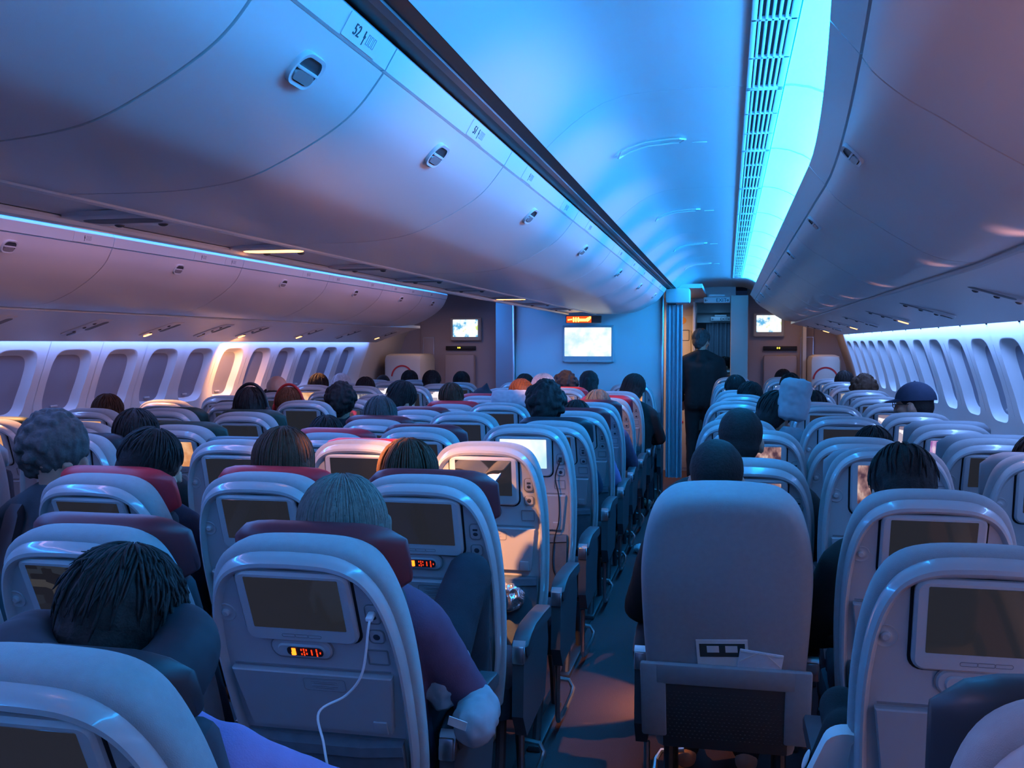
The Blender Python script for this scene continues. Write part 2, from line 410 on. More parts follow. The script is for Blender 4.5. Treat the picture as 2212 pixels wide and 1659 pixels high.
# ---- vent grilles and glowing cove diffusers, one per segment
VP = [YB+.2+.875*k for k in range(0, 17)]
VP = [1.01+.875*k for k in range(-4, 12)]
ordn = ['nearest', 'second', 'third', 'fourth', 'fifth', 'sixth', 'seventh', 'eighth', 'ninth', 'tenth', 'eleventh', 'twelfth', 'thirteenth', 'fourteenth', 'fifteenth']
CV = [(.142, 2.243), (.165, 2.242), (.205, 2.234), (.25, 2.215), (.295, 2.185), (.33, 2.15), (.36, 2.10), (.37, 2.06)]
vi = 0
for a, b in zip(VP, VP[1:]):
    vis = a > 1.0
    t = empty('ceiling_vent', (.09, a, 2.245))
    mb = MB(); w = .096; ln = b-a-.006
    mb.box((0, ln/2+.003, .004), (w, ln, .006))
    mb.box((-w/2+.006, ln/2+.003, -.002), (.012, ln, .012), 0, .002); mb.box((w/2-.008, ln/2+.003, -.002), (.016, ln, .012), 0, .002)
    for q in range(4): mb.box((0, .01+(ln-.014)*q/3, -.002), (w, .014, .012), 0, .002)
    mb.build('vent_frame', M['vent'], t)
    mb = MB().box((-.002, ln/2, .0005), (w-.03, ln-.02, .002)); mb.build('vent_backing', M['black'], t)
    for q in range(5):
        mb = MB().box((-.030+.0135*q, ln/2+.003, -.003), (.006, ln-.012, .010), 0, .001); mb.build('slat', M['vent'], t)
    nm = ordn[vi] if vis else 'overhead'
    tag(t, nm+' slatted air vent panel in the ceiling beside the cyan cove light' if vis else 'slatted air vent panel in the ceiling behind the viewer', 'ceiling vent', 'slatted ceiling vents over the right aisle')
    mb = MB(); mb.sweep(CV, a+.002, b-.002, 0, closed=False)
    mb.sweep([(x, z-.001) for x, z in CV[:-1]], b-.022, b-.0025, 1, closed=False)
    mb.sweep([(.275, 2.100), (.335, 2.104)], a+.012, b-.012, 2, closed=False)
    o = mb.build('cove_light', [M['covep'], M['vent'], M['cove']])
    tag(o, nm+' glowing cyan cove light panel above the right window bins' if vis else 'cyan cove light panel behind the viewer', 'cove light', 'cove light panels over the right aisle')
    if vis: vi += 1
mb = MB()
mb.sweep(mirror(CV), YB, 10.4, 0, closed=False)
tag(mb.build('cove_light', M['cove_l']), 'long blue cove light hidden above the left window bins', 'cove light')
mb = MB().sweep([(MIR-x, z) for x, z in ((.042, 2.247), (.142, 2.243))], YB, 12.2, closed=False); struct(mb.build('trim_3', M['vent']))
mb = MB().sweep(CV, VP[-1]+.002, 12.4, closed=False); mb.sweep([(.042, 2.247), (.142, 2.243)], VP[-1], 12.4, closed=False); struct(mb.build('trim_8', M['vent']))
# dark seam rails between centre bins and the aisle ceilings
for k, f in ((4, lambda p: p), (5, mirror)):
    mb = MB(); mb.sweep(f([(-.60, 2.17), (-.598, 2.098), (-.575, 2.100), (-.505, 2.108), (-.496, 2.122), (-.50, 2.17)]), YB, 9.95)
    struct(mb.build('trim_%d' % k, M['black']))
    mb = MB(); mb.sweep(f([(-.556, 2.102), (-.552, 2.094), (-.536, 2.096), (-.538, 2.104)]), YB, 9.95); struct(mb.build('trim_%d' % (k+2), M['groove']))

# ---- overhead bins
def oriented(P, tx, tz, y):
    """frame on a bin face: u along the cabin, v down the face, n outward"""
    v = Vector((tx, 0, tz)).normalized(); u = Vector((0, 1, 0)); n = u.cross(v)
    return Matrix(((u.x, v.x, n.x, P[0]), (u.y, v.y, n.y, y), (u.z, v.z, n.z, P[1]), (0, 0, 0, 1)))
def bin_run(prof, lip, back, seams, latches, label_fn, group, outward, off=None, lat_i=1, big=1.0, plate_texts=None):
    n_out = outward
    for i, (a, b) in enumerate(zip(seams, seams[1:])):
        t = empty('overhead_bin', (0, a, 0)); a0, b0 = 0, b-a
        o_ = (lambda y, a=a: off(y+a)) if off else None
        pt = catmull(prof, 5); th = .014
        ctr = Vector((sum(p[0] for p in back)/len(back), sum(p[1] for p in back)/len(back)))
        inner = [(p[0]+(ctr.x-p[0])*.035, p[1]+(ctr.y-p[1])*.06+.004) for p in pt]
        inner2 = [(p[0]+(ctr.x-p[0])*.02, p[1]+(ctr.y-p[1])*.04+.003) for p in pt]
        nn = 8 if off else 1
        mb = MB(); mb.sweep(inner+list(back), a0, b0, off=o_, n=nn); mb.build('bin_body', M['groove'], t)
        mb = MB(); mb.sweep(pt+inner2[::-1], a0+.004, b0-.004, off=o_, n=nn); mb.build('bin_door', M['bin'], t, ang=30)
        mb = MB(); mb.sweep(lip, a0+.0025, b0-.0025, off=o_, n=nn)
        mb.build('bin_lip', M['bin2'], t)
        for ly in [l for l in latches if a < l < b]:
            P = prof[lat_i]; Q = prof[lat_i+1]; P0 = prof[lat_i-1]
            dx = o_(ly-a) if o_ else 0
            mt = oriented((P[0]+dx, P[1]), Q[0]-P0[0], Q[1]-P0[1], ly-a)
            if (mt.to_3x3() @ Vector((0, 0, 1))).dot(Vector((n_out[0], 0, n_out[1]))) < 0:
                mt = mt @ Matrix.Diagonal((-1, 1, -1, 1))
            la = MB(); W, H = .088*big, .060*big
            Pp = rrect(W, H, H*.42); P2 = rrect(W*.80, H*.76, H*.33)
            la.rings([[(x, z, -.006) for x, z in Pp], [(x, z, .004) for x, z in Pp], [(x*.97, z*.97, .007) for x, z in Pp], [(x, z, .006) for x, z in P2]], 0, False, False)
            lo = la.build('bin_latch', M['bin2'], t, mt=mt)
            MB().rings([[(x, z, .006) for x, z in P2], [(x*.95, z*.95, .003) for x, z in P2]], 0, False, True).build('latch_recess', M['latchd'], lo)
            g = MB()
            g.box((0, -.001, .006), (W*.80, .005, .006), 1, .001)
            q = rrect(W*.72, H*.34, H*.15); g.rings([[(x, z+H*.185, .0045) for x, z in q], [(x*.96, z*.9+H*.185, .0085) for x, z in q]])
            g.build('latch_handle', [M['latch'], M['bin2']], lo)
        if plate_texts:
            for (py_, rowtxt) in plate_texts:
                if a < py_ < b:
                    P = lip[0]; Q = lip[-1]
                    L0, L1 = Vector((lip[0][0], lip[0][1])), Vector((lip[1][0], lip[1][1]))
                    mid = (L0+L1)/2; tv = (L1-L0).normalized()
                    uu = Vector((0, 1, 0)); ww = -Vector((tv.x, 0, tv.y)); nn_ = uu.cross(ww)
                    mt = Matrix(((uu.x, ww.x, nn_.x, mid.x), (uu.y, ww.y, nn_.y, py_-a), (uu.z, ww.z, nn_.z, mid.y), (0, 0, 0, 1)))
                    W = (L1-L0).length
                    pl = MB(); pl.rings([[(x, z, .0002) for x, z in rrect(.15, W*.94, .002)], [(x, z, .0016) for x, z in rrect(.149, W*.92, .002)]])
                    po = pl.build('row_label', M['bin2'], t, mt=mt)
                    ms = MB()
                    flip = 1
                    # seat pictogram and faint seat letters
                    s_ = W*.34; xo = .004
                    ms.box((xo, 0, .0018), (s_*.5, s_*.34, .0006)); ms.box((xo-.002, flip*s_*.42, .0018), (s_*.28, s_*.5, .0006)); ms.box((xo, -flip*s_*.55, .0018), (s_*.2, s_*.8, .0006))
                    for q in range(3): frame_xy(ms, xo+.017+.013*q, 0, .009, W*.42, .0016, .0018, 1)
                    ms.build('row_pictogram', [M['ink'], M['faint']], po)
                    if rowtxt:
                        tm = text_mesh(rowtxt, W*.62); tm.materials.clear(); tm.materials.append(M['ink'])
                        # text runs along the cabin and reads from the aisle
                        inst('row_number', tm, po, mt=Matrix.Translation((-.030, 0, .0020)) @ (Matrix.Identity(4) if flip > 0 else Matrix.Rotation(math.pi, 4, 'Z')))
        tag(t, label_fn(i), 'overhead bin', group)
def frame_xy(mb, cx, cy, w, h, t, z, mi):
    for s in (-1, 1):
        mb.box((cx+s*(w/2-t/2), cy, z), (t, h, .0006), mi); mb.box((cx, cy+s*(h/2-t/2), z), (w, t, .0006), mi)

CBP = [(-.606, 2.042), (-.650, 1.988), (-.70, 1.948), (-.79, 1.899), (-.88, 1.864), (-1.0, 1.848), (-1.12, 1.846), (-1.25, 1.848)]
CBL = [(-.580, 2.084), (-.602, 2.047), (-.612, 2.047), (-.612, 2.095), (-.588, 2.094)]
CBK = [(-1.26, 1.90), (-1.26, 2.28), (-.66, 2.28), (-.63, 2.10)]
CS = [YB+.05, -1.3, 0.0, 1.24, 1.71, 2.68, 3.93, 5.25, 6.75, 8.2, 9.70]
cnames = ['behind the viewer', 'behind the viewer, second', 'overhead at the upper left corner', 'narrow one with the large open latch', 'second latch from the camera', 'third latch from the camera', 'fourth latch from the camera', 'fifth from the camera, pink lit', 'second from the blue bulkhead', 'last before the blue bulkhead']
bin_run(CBP, CBL, CBK, CS, [.6, 1.47, 2.19, 3.29, 4.54, 6.05, 7.5, 9.0], lambda i: 'centre overhead bin facing the right aisle, '+cnames[i], 'centre bins facing the right aisle', (.6, -.6),
        plate_texts=[(1.57, '52'), (2.34, '51'), (2.97, None), (3.66, None), (4.31, None), (5.6, None), (6.4, None), (7.2, None), (8.0, None), (8.9, None)])
# left-facing half of the centre bins
CBPm = [(-2.196, 2.062), (-2.155, 2.022), (-2.10, 1.985), (-2.01, 1.945), (-1.92, 1.912), (-1.80, 1.886), (-1.68, 1.870), (-1.55, 1.864)]; CBLm = mirror([(x, z+.02) for x, z in CBL]); CBKm = mirror([(x, z+.02) for x, z in CBK])
bin_run(CBPm, CBLm, CBKm, [YB+.05, 0, 1.4, 2.8, 4.2, 5.6, 7.0, 8.35, 9.70], [-1, .7, 2.1, 3.5, 4.9, 6.3, 7.7, 9.0],
        lambda i: 'centre overhead bin facing the left aisle, hidden side, '+ordn[i]+' from the rear', 'centre bins facing the left aisle', (-.6, -.6))
RBP = [(.276, 2.016), (.298, 1.987), (.345, 1.947), (.40, 1.912), (.45, 1.878), (.50, 1.847), (.55, 1.818), (.60, 1.799), (.65, 1.791), (.69, 1.790)]
RBL = [(.226, 2.078), (.272, 2.022), (.285, 2.022), (.285, 2.07), (.245, 2.088)]
RBK = [(.72, 1.83), (1.15, 1.83), (1.15, 2.3), (.45, 2.3), (.40, 2.06), (.30, 2.06)]
def roff(y): return -.085*max(0, min(1.3, (3.0-y)/1.5))**1.4
RS = [YB+.05, -.9, .35, 1.69, 3.04, 4.37, 5.67, 7.07, 8.55, 9.75, 10.87]
rn = ['behind the viewer', 'beside the viewer', 'overhead at the upper right corner', 'nearest with a visible latch', 'second latch from the camera', 'third latch from the camera', 'fourth latch from the camera', 'fifth latch from the camera', 'second from the far end', 'at the far end by the wall monitor']
bin_run(RBP, RBL, RBK, RS, [-1.5, -.2, 1.0, 2.38, 3.70, 5.0, 6.34, 7.81, 9.1, 10.3], lambda i: 'right window-side overhead bin, purple lit, '+rn[i], 'right window bins', (-.6, -.6), off=roff, big=1.0)
LBP = [(-2.922, 2.02), (-2.949, 1.968), (-2.985, 1.925), (-3.05, 1.872), (-3.11, 1.835), (-3.17, 1.802), (-3.27, 1.764), (-3.37, 1.75), (-3.47, 1.745), (-3.56, 1.745)]
LBL = [(-2.905, 2.072), (-2.918, 2.026), (-2.93, 2.026), (-2.94, 2.07), (-2.915, 2.085)]
LBK = [(-3.6, 1.79), (-4.05, 1.79), (-4.05, 2.3), (-3.1, 2.3), (-3.02, 2.07), (-2.94, 2.06)]
LS = [YB+.05, -.9, .4, 1.7, 2.98, 4.33, 5.65, 7.0, 8.2, 9.35, 10.2]
ln_ = ['behind the viewer', 'behind the viewer, second', 'out of view at the left rear', 'out of view at the left', 'at the left edge, latch cut by the frame', 'second from the left edge', 'third from the left edge', 'fourth from the left edge', 'second from the far end', 'short one at the far end']
bin_run(LBP, LBL, LBK, LS, [-1.5, -.2, 1.0, 2.4, 3.65, 4.97, 6.29, 7.62, 8.77, 9.77], lambda i: 'left window-side overhead bin with blue lip, '+ln_[i], 'left window bins', (.6, -.6),
        plate_texts=[(4.1, None), (5.15, None), (5.5, None), (6.6, None), (7.15, None), (7.9, None), (8.5, None), (9.0, None), (9.6, None)])
# rails under the bins
for k, (x, z, y1, off) in enumerate(((-1.262, 1.852, 9.7, None), (-1.262, 1.852, 9.7, 'm'), (.698, 1.785, 10.87, 'r'), (-3.575, 1.742, 10.2, None))):
    mb = MB(); pr = [(x+.011*math.cos(a*math.pi/4), z+.011*math.sin(a*math.pi/4)) for a in range(8)]
    if off == 'm': pr = mirror(pr)
    mb.sweep(pr, YB, y1, off=(roff if off == 'r' else None), n=10)
    struct(mb.build('trim_%d' % (10+k), M['bin2']))
# ---- service panels under the bins
def psu_side(prof, y0, y1, tagname, off=None):
    mb = MB(); mb.sweep(list(prof)+[(x, z+.03) for x, z in reversed(prof)], y0, y1, off=off, n=10)
    struct(mb.build(tagname, M['bin'], ang=20))
def psu_unit(loc, tx, tz, n_out, length, lit, label, group, along=False):
    v = Vector((tx, 0, tz)).normalized(); u = Vector((0, 1, 0)); n = u.cross(v)
    if n.dot(Vector((n_out[0], 0, n_out[1]))) < 0: u = -u; n = u.cross(v)
    mt = Matrix(((u.x, v.x, n.x, loc[0]), (u.y, v.y, n.y, loc[1]), (u.z, v.z, n.z, loc[2]), (0, 0, 0, 1)))
    t = empty('service_panel'); t.matrix_basis = mt
    mb = MB(); P = rrect(.16, length, .03); mb.rings([[(x, z, -.004) for x, z in P], [(x, z, .0045) for x, z in P], [(x*.9, z*.96, .007) for x, z in P]])
    mb.build('panel_cover', M['bin'], t)
    mb = MB(); P = rrect(.05, length*.55, .022); mb.rings([[(x-.045, z-length*.12, .0065) for x, z in P], [(x-.045, z-length*.12, .0085) for x, z in P]]); mb.build('speaker_slot', M['groove'], t)
    for q in (0, 1, 2):
        mb = MB(); zz = length*(-.25+.25*q); mb.ell((.03, zz, .007), (.012, .012, .006), seg=12, rings=8)
        mb.build('air_nozzle', M['lens_off'], t)
    mb = MB(); P = rrect(.030, .062, .014); mb.rings([[(x+.0, z+length*.40, .006) for x, z in P], [(x+.0, z+length*.40, .011) for x, z in P]])
    mb.build('reading_lamp', M['lens_on'] if lit else M['lens_off'], t)
    tag(t, label, 'service panel', group)
RPp = [(.70+roff(9), 1.782), (.85, 1.750), (1.0, 1.715), (1.10, 1.688), (1.188, 1.655)]
psu_side(RPp, YB, 11.75, 'trim_20')
LPp = [(-3.575, 1.740), (-3.7, 1.712), (-3.85, 1.667), (-4.0, 1.618), (-4.122, 1.574)]
psu_side(LPp, YB, 11.35, 'trim_21')
CPp = [(-1.27, 1.862), (-1.4, 1.868), (MIR+1.27, 1.862)]
psu_side(CPp, YB, 9.7, 'trim_22')
i = 0
for k, (y, lit) in enumerate(((-.5, 0), (1.1, 0), (2.5, 0), (3.78, 1), (5.2, 0), (6.43, 1), (7.7, 0), (8.87, 1), (10.1, 0), (11.3, 1))):
    psu_unit((.93, y, 1.7315), .28, -.085, (0, -1), .30, lit, 'right window-side service panel with reading lamp '+('lit orange' if lit else 'dark')+', '+ordn[k]+' along the row', 'service panels under the right bins')
for k, (y, lit) in enumerate(((1.8, 0), (3.2, 0), (4.6, 0), (5.45, 0), (6.28, 1), (7.0, 0), (7.66, 1), (8.80, 1), (9.8, 0), (10.95, 1))):
    psu_unit((-3.86, y, 1.664), -.30, -.098, (0, -1), .30, lit, 'left window-side service panel with reading lamp '+('lit orange' if lit else 'dark')+', '+ordn[k]+' along the row', 'service panels under the left bins')
def psu_centre(y, lit, label):
    t = empty('service_panel', (-1.42, y, 1.862))
    mb = MB(); plate_z(mb, 0, 0, .24, .20, .05, .004, -.008); mb.build('panel_cover', M['bin'], t)
    mb = MB(); plate_z(mb, 0, -.0, .20, .075, .035, -.006, -.0095); mb.build('reading_lamp', M['lens_on'] if lit else M['groove'], t)
    for q in (-1, 1):
        mb = MB().ell((q*.06, .075, -.008), (.012, .012, .006), seg=12, rings=8); mb.build('air_nozzle', M['lens_off'], t)
    tag(t, label, 'service panel', 'service panels under the centre bins')
def plate_z(mb, cx, cy, w, h, r, z0, z1):
    P = rrect(w, h, r); mb.rings([[(cx+x, cy+y, z0) for x, y in P], [(cx+x, cy+y, z1+.002) for x, y in P], [(cx+x*.97, cy+y*.97, z1) for x, y in P]])
for k, (y, lit) in enumerate(((1.25, 0), (2.15, 0), (2.96, 1), (3.75, 0), (4.55, 0), (5.4, 0), (6.52, 1), (7.5, 0), (8.6, 0))):
    psu_centre(y, lit, 'flat service panel under the centre bins, '+('glowing orange' if lit else 'unlit')+', '+ordn[k]+' from the camera')
# window wash lights
for nm, prof, y1, lb in (('window_light', [(1.192, 1.662), (1.236, 1.668)], 11.7, 'right'), ('window_light', [(-4.172, 1.584), (-4.128, 1.578)], 11.3, 'left')):
    mb = MB(); mb.sweep(prof, YB, y1, closed=False)
    tag(mb.build(nm, M['wash_r' if lb == 'right' else 'wash']), 'thin bright strip light along the top of the '+lb+' window panels', 'strip light')
    mb = MB()
    x0, x1 = prof[0][0], prof[1][0]
    mb.sweep([(min(x0, x1)-.02, 1.68 if lb == 'right' else 1.60), (max(x0, x1)+.03, 1.68 if lb == 'right' else 1.60)], YB, y1, closed=False)
    struct(mb.build('trim_%d' % (30 if lb == 'right' else 31), M['bin']))

# ================================================================== FRONT OF THE CABIN
mb = MB().box((-1.385, 10.03, 1.50), (1.49, .06, 1.26), 0, .006); mb.box((-1.385, 10.03, .435), (1.49, .06, .87), 1, .006)
struct(mb.build('wall_front', [M['bulk'], M['groove']]))
mb = MB().box((-.632, 10.0, 1.05), (.022, .10, 2.1), 0, .004); mb.box((-2.14, 10.0, 1.05), (.02, .10, 2.1), 0, .004); struct(mb.build('trim_40', M['metal']))
mb = MB().box((-2.27, 10.25, 1.08), (.24, .05, 2.16), 0, .004); struct(mb.build('wall_partition', M['mon']))
def wall_monitor(c, w, h, sw, sh, sdz, scr, label):
    t = empty('wall_monitor', c)
    mb = MB(); plate(mb, 0, 0, w, h, .012, .03, -.02, 0, .012); mb.box((0, -.012, -h/2+.010), (w*.9, .03, .02), 0, .004); mb.build('monitor_casing', M['bezel'], t)
    mb = MB(); plate(mb, 0, sdz, sw, sh, .006, -.016, -.0215, 0, .001); mb.build('screen', scr, t)
    mb = MB().ell((0, -.022, -h/2+.022), (.004, .003, .004), seg=8, rings=6); mb.build('infrared_eye', M['black'], t)
    tag(t, label, 'screen', 'monitors on the front walls')
wall_monitor((-1.376, 9.975, 1.556), .527, .373, .474, .29, .02, SCR['white'], 'big wall monitor with pale map on the blue centre bulkhead')
wall_monitor((-3.335, 12.55, 1.75), .41, .30, .335, .225, .008, SCR['map'], 'wall monitor with route map on the brown wall at far left')
wall_monitor((.488, 12.55, 1.79), .372, .29, .295, .205, .012, SCR['map'], 'wall monitor with route map on the brown wall at right')
# seat-belt and no-smoking sign under the last centre bin
t = empty('seatbelt_sign', (-1.41, 9.90, 1.80))
MB().box((0, 0, 0), (.36, .05, .075), 0, .006).build('sign_housing', M['lens_off'], t)
MB().box((-.045, -.026, 0), (.25, .004, .064), 0, .001).build('sign_backlight', emat('sign_orange', (1, .10, .02), 1.1), t)
mb = MB(); mb.box((-.135, -.029, -.002), (.045, .003, .012), 0, .001, (0, R(-8), 0))
for q in range(3): mb.ell((-.098+.024*q, -.029, -.002), (.010, .002, .026), 0, seg=12, rings=8)
mb.box((-.005, -.029, -.006), (.075, .003, .026), 0, .002); mb.box((.045, -.029, .0), (.035, .003, .034), 0, .004, (0, R(-35), 0)); mb.box((.066, -.029, .016), (.02, .003, .024), 0, .004)
mb.build('sign_pictogram', emat('sign_yellow', (1, .75, .12), 3), t)
tag(t, 'lit orange no-smoking and seatbelt sign hanging under the centre bins', 'sign')
# folding curtain and its track hood
def curtain(name, x0, x1, y, z0, z1, n, amp, m, label):
    mb = MB(); N = n*10; rs = []
    for zz, k in ((z0, 1.15), (z0+(z1-z0)*.5, .9), (z1, .7)):
        rs.append([(x0+(x1-x0)*i/N, y+amp*k*math.sin(2*math.pi*n*i/N+.6*math.sin(i)), zz) for i in range(N+1)])
    rs2 = [[(x, yy+.004, z) for x, yy, z in r] for r in rs]
    mb.rings(rs, 0, False, False, False); mb.rings(rs2, 0, False, False, False)
    tag(mb.build(name, m, ang=80), label, 'curtain')
curtain('curtain', -.60, -.44, 10.03, .22, 1.95, 4, .022, M['curtain'], 'blue-grey pleated curtain gathered at the right edge of the bulkhead')
t = empty('curtain_hood', (-.485, 10.02, 2.03))
mb = MB().box((0, 0, 0), (.24, .22, .15), 0, .025); mb.build('hood_cover', M['bulk'], t)
MB().box((-.06, -.02, -.078), (.08, .12, .012), 0, .003).build('hood_lamp_recess', M['black'], t)
tag(t, 'pale curtain track housing at the top corner of the bulkhead', 'housing')
# galley behind the bulkhead
mb = MB().box((-1.28, 12.38, 1.1), (1.76, .06, 2.2)); struct(mb.build('wall_galley', M['galley']))
mb = MB().box((-.385, 12.1, 1.02), (.03, .6, 2.04), 0, .004); struct(mb.build('wall_galley_side', M['galley']))
mb = MB().box((-1.2, 11.2, 2.13), (1.9, 2.3, .04)); struct(mb.build('ceiling_galley', M['bulk']))
t = empty('galley_cabinet', (-.548, 12.328, 0))
MB().box((0, 0, .95), (.29, .04, 1.9), 0, .006).build('cabinet_body', M['galley'], t)
d = MB().box((-.01, -.026, 1.30), (.24, .014, .84), 0, .01).build('cabinet_door', M['galley'], t)
m2 = MB(); plate(m2, .01, 1.22, .065, .065, .032, -.033, -.038); m2.build('finger_hole', M['black'], d)
m2 = MB(); frame(m2, -.01, 1.66, .20, .13, .01, .006, -.033, -.037); m2.build('door_label', M['ink'], d)
d = MB().box((-.01, -.026, .43), (.24, .014, .78), 0, .01).build('cabinet_door', M['galley'], t)
m2 = MB(); plate(m2, .0, .60, .05, .03, .01, -.033, -.038); m2.build('red_tab', M['redprint'], d)
m2 = MB(); plate(m2, .01, 1.84, .085, .085, .042, -.02, -.024); frame(m2, .01, 1.84, .05, .05, .024, .008, -.024, -.027); m2.build('round_sticker', mat('amber_print', (.75, .32, .03), .5), t)
tag(t, 'warm lit galley cabinet with round black finger hole beyond the curtain', 'cabinet')
# monuments with jump seats beside the doors
def monument(x0, x1, y, label, mirror_=1):
    cx = (x0+x1)/2; w = x1-x0
    t = empty('jumpseat_wall', (cx, y, 0))
    MB().box((0, .03, 1.12), (w, .06, 2.24), 0, .004).build('wall_panel', M['mon'], t)
    mb = MB().box((0 if mirror_ > 0 else .0, -.01, 1.50), (.40, .05, .055), 0, .006); mb.build('equipment_shelf', M['black'], t)
    for q in (-1, 1): MB().ell((q*.012-.02, -.038, 1.505), (.008, .004, .010), seg=10, rings=8).build('indicator_lamp', emat('yellow_led', (1, .75, .05), 4), t)
    mb = MB().box((0, -.05, 1.16), (.40, .10, .52), 0, .03); mb.build('seat_backrest', M['mon'], t)
    mb = MB().box((0, -.07, .74), (.42, .14, .22), 0, .03); mb.build('folded_seat', M['mon'], t)
    mb = MB().box((mirror_*w*.40, -.008, 1.2), (.16, .016, .9), 0, .004); mb.build('side_panel', M['mon'], t)
    mb = MB(); frame(mb, mirror_*w*.40, 1.2, .15, .88, .01, .006, -.016, -.02); mb.build('panel_frame', M['metal'], t)
    tag(t, label, 'wall unit')
monument(-3.96, -2.86, 12.6, 'brown wall unit with folded jump seat below the left monitor', -1)
monument(.23, 1.02, 12.6, 'brown wall unit with folded jump seat below the right monitor', 1)
mb = MB().box((.125, 12.0, 1.05), (.19, 1.1, 2.1), 0, .006); struct(mb.build('wall_column', M['galley']))
mb = MB().box((1.35, 12.66, 1.12), (.66, .05, 2.24)); mb.box((-4.3, 12.66, 1.12), (.72, .05, 2.24)); struct(mb.build('wall_end', M['mon']))
# side galley cart seen left of the bulkhead
t = empty('galley_stowage', (-2.68, 12.5, 0))
MB().box((0, .1, 1.1), (.36, .2, 2.2), 0, .004).build('stowage_body', M['mon'], t)
MB().box((-.01, -.01, 1.36), (.27, .02, .52), 0, .01).build('stowage_door', mat('etched_panel', (.42, .40, .36), .35, .5, noise_s=9, noise_a=.5), t)
for s in (-1, 1): MB().box((s*.155, -.012, 1.1), (.014, .02, 2.1), 0, .003).build('edge_trim', M['metal'], t)
MB().box((0, -.02, 1.07), (.30, .02, .05), 0, .004).build('crossbar', M['redprint'], t)
MB().box((0, -.012, .8), (.27, .02, .44), 0, .01).build('stowage_door', M['metal'], t)
tag(t, 'tall narrow galley stowage with bright metal edges left of bulkhead', 'cabinet')
# door-zone sidewalls and doors with slide bustles
for nm, tab, sgn, y0, m in (('wall_door_left', WL, -1, 11.35, M['galley']), ('wall_door_right', WR, 1, 11.75, M['galley'])):
    mb = MB(); mb.sweep([(x+sgn*.012, z) for x, z in [(2.3, 0)] and []]+[(x+sgn*.01, z) for z, x in ([(2.25, tab[0][1]-sgn*.5)]+list(tab))], y0, 12.75, closed=False, cap=False)
    struct(mb.build(nm, m))
def bustle(x0, x1, y0, y1, arc_side, label):
    t = empty('cabin_door', ((x0+x1)/2, (y0+y1)/2, 0)); w = x1-x0
    MB().box((0, 0, .93), (w, y1-y0, 1.0), 0, .07).build('slide_bustle', M['galley'], t)
    mb = MB(); N = 22; cxx = arc_side*w*.5
    pts = [(cxx-arc_side*.23+.22*math.cos(R(a)), -(y1-y0)/2-.004, 1.12+.22*math.sin(R(a))) for a in range(-10, 191, 10)]
    mb = MB(); rs = []
    for a in range(0, 181, 8):
        c, s_ = math.cos(R(a)), math.sin(R(a))
        rs.append([(-arc_side*0+r*c, -(y1-y0)/2-.003, 1.14+r*s_*1.05) for r in (.125, .145)])
    mb.rings(rs, 0, False, False, False); mb.build('red_arc', M['redprint'], t)
    tag(t, label, 'door')
bustle(-4.22, -3.72, 11.85, 12.5, 1, 'cream cabin door bulge with red arc at far left')
bustle(.93, 1.28, 11.95, 12.5, -1, 'cream cabin door bulge with red arc at far right')
# header, exit signs and the next cabin
mb = MB().box((-.30, 12.45, 2.16), (.78, .08, .20)); mb.box((-.30, 15.4, 2.09), (1.0, 6.0, .04)); struct(mb.build('ceiling_front', M['ceil']))
mb = MB().box((-.69, 15.4, 1.05), (.04, 6.0, 2.1)); struct(mb.build('wall_corridor', M['bulk']))
mb = MB().box((.9, 15.4, 1.05), (.04, 6.0, 2.1)); mb.box((0, 18.2, 1.05), (2, .05, 2.1)); struct(mb.build('wall_far', M['bulk']))
def exit_sign(loc, s, label, ghost=True):
    t = empty('exit_sign', loc); t.scale = (s, s, s)
    MB().box((0, 0, 0), (.32, .04, .075), 0, .012).build('sign_panel', M['bulk'], t)
    MB().box((0, .0, .055), (.20, .05, .035), 0, .01).build('sign_bracket', M['bulk'], t)
    tm = text_mesh('EXIT', .062); tm.materials.append(M['ink'])
    inst('exit_lettering', tm, t, loc=(.055, -.0215, -.004), rot=(R(90), 0, 0))
    for sx in (-1, 1):
        mb = MB().box((sx*.125, -.021, -.004), (.030, .002, .006)); mb.box((sx*.135, -.021, .003), (.018, .002, .006), 0, 0, (0, R(sx*45), 0)); mb.box((sx*.135, -.021, -.011), (.018, .002, .006), 0, 0, (0, R(-sx*45), 0))
        mb.build('sign_arrow', M['ink'], t)
    tag(t, label, 'sign', 'exit signs over the aisle')
exit_sign((-.125, 11.5, 2.05), .92, 'EXIT sign with two arrows over the aisle beside the cove light')
exit_sign((-.12, 17.0, 1.97), 1.0, 'smaller far EXIT sign above the grey curtain in the next cabin')
mb = MB().box((-.2, 17.1, 2.02), (.95, .05, .22)); struct(mb.build('wall_header', M['bulk']))
curtain('curtain', -.36, .12, 17.15, .2, 1.92, 7, .03, M['curtain'], 'far grey curtain closing the aisle of the next cabin')
area('aisle_fill_light', (-2.45, 4.5, 2.235), (0, 0, 0), .25, 9.0, 60, (.85, .5, .95))  # unseen lavender fill added to lift the left bins and seats
area('next_cabin_light', (-.2, 15.2, 2.05), (0, 0, 0), .4, 3.5, 9, (.12, .45, 1))

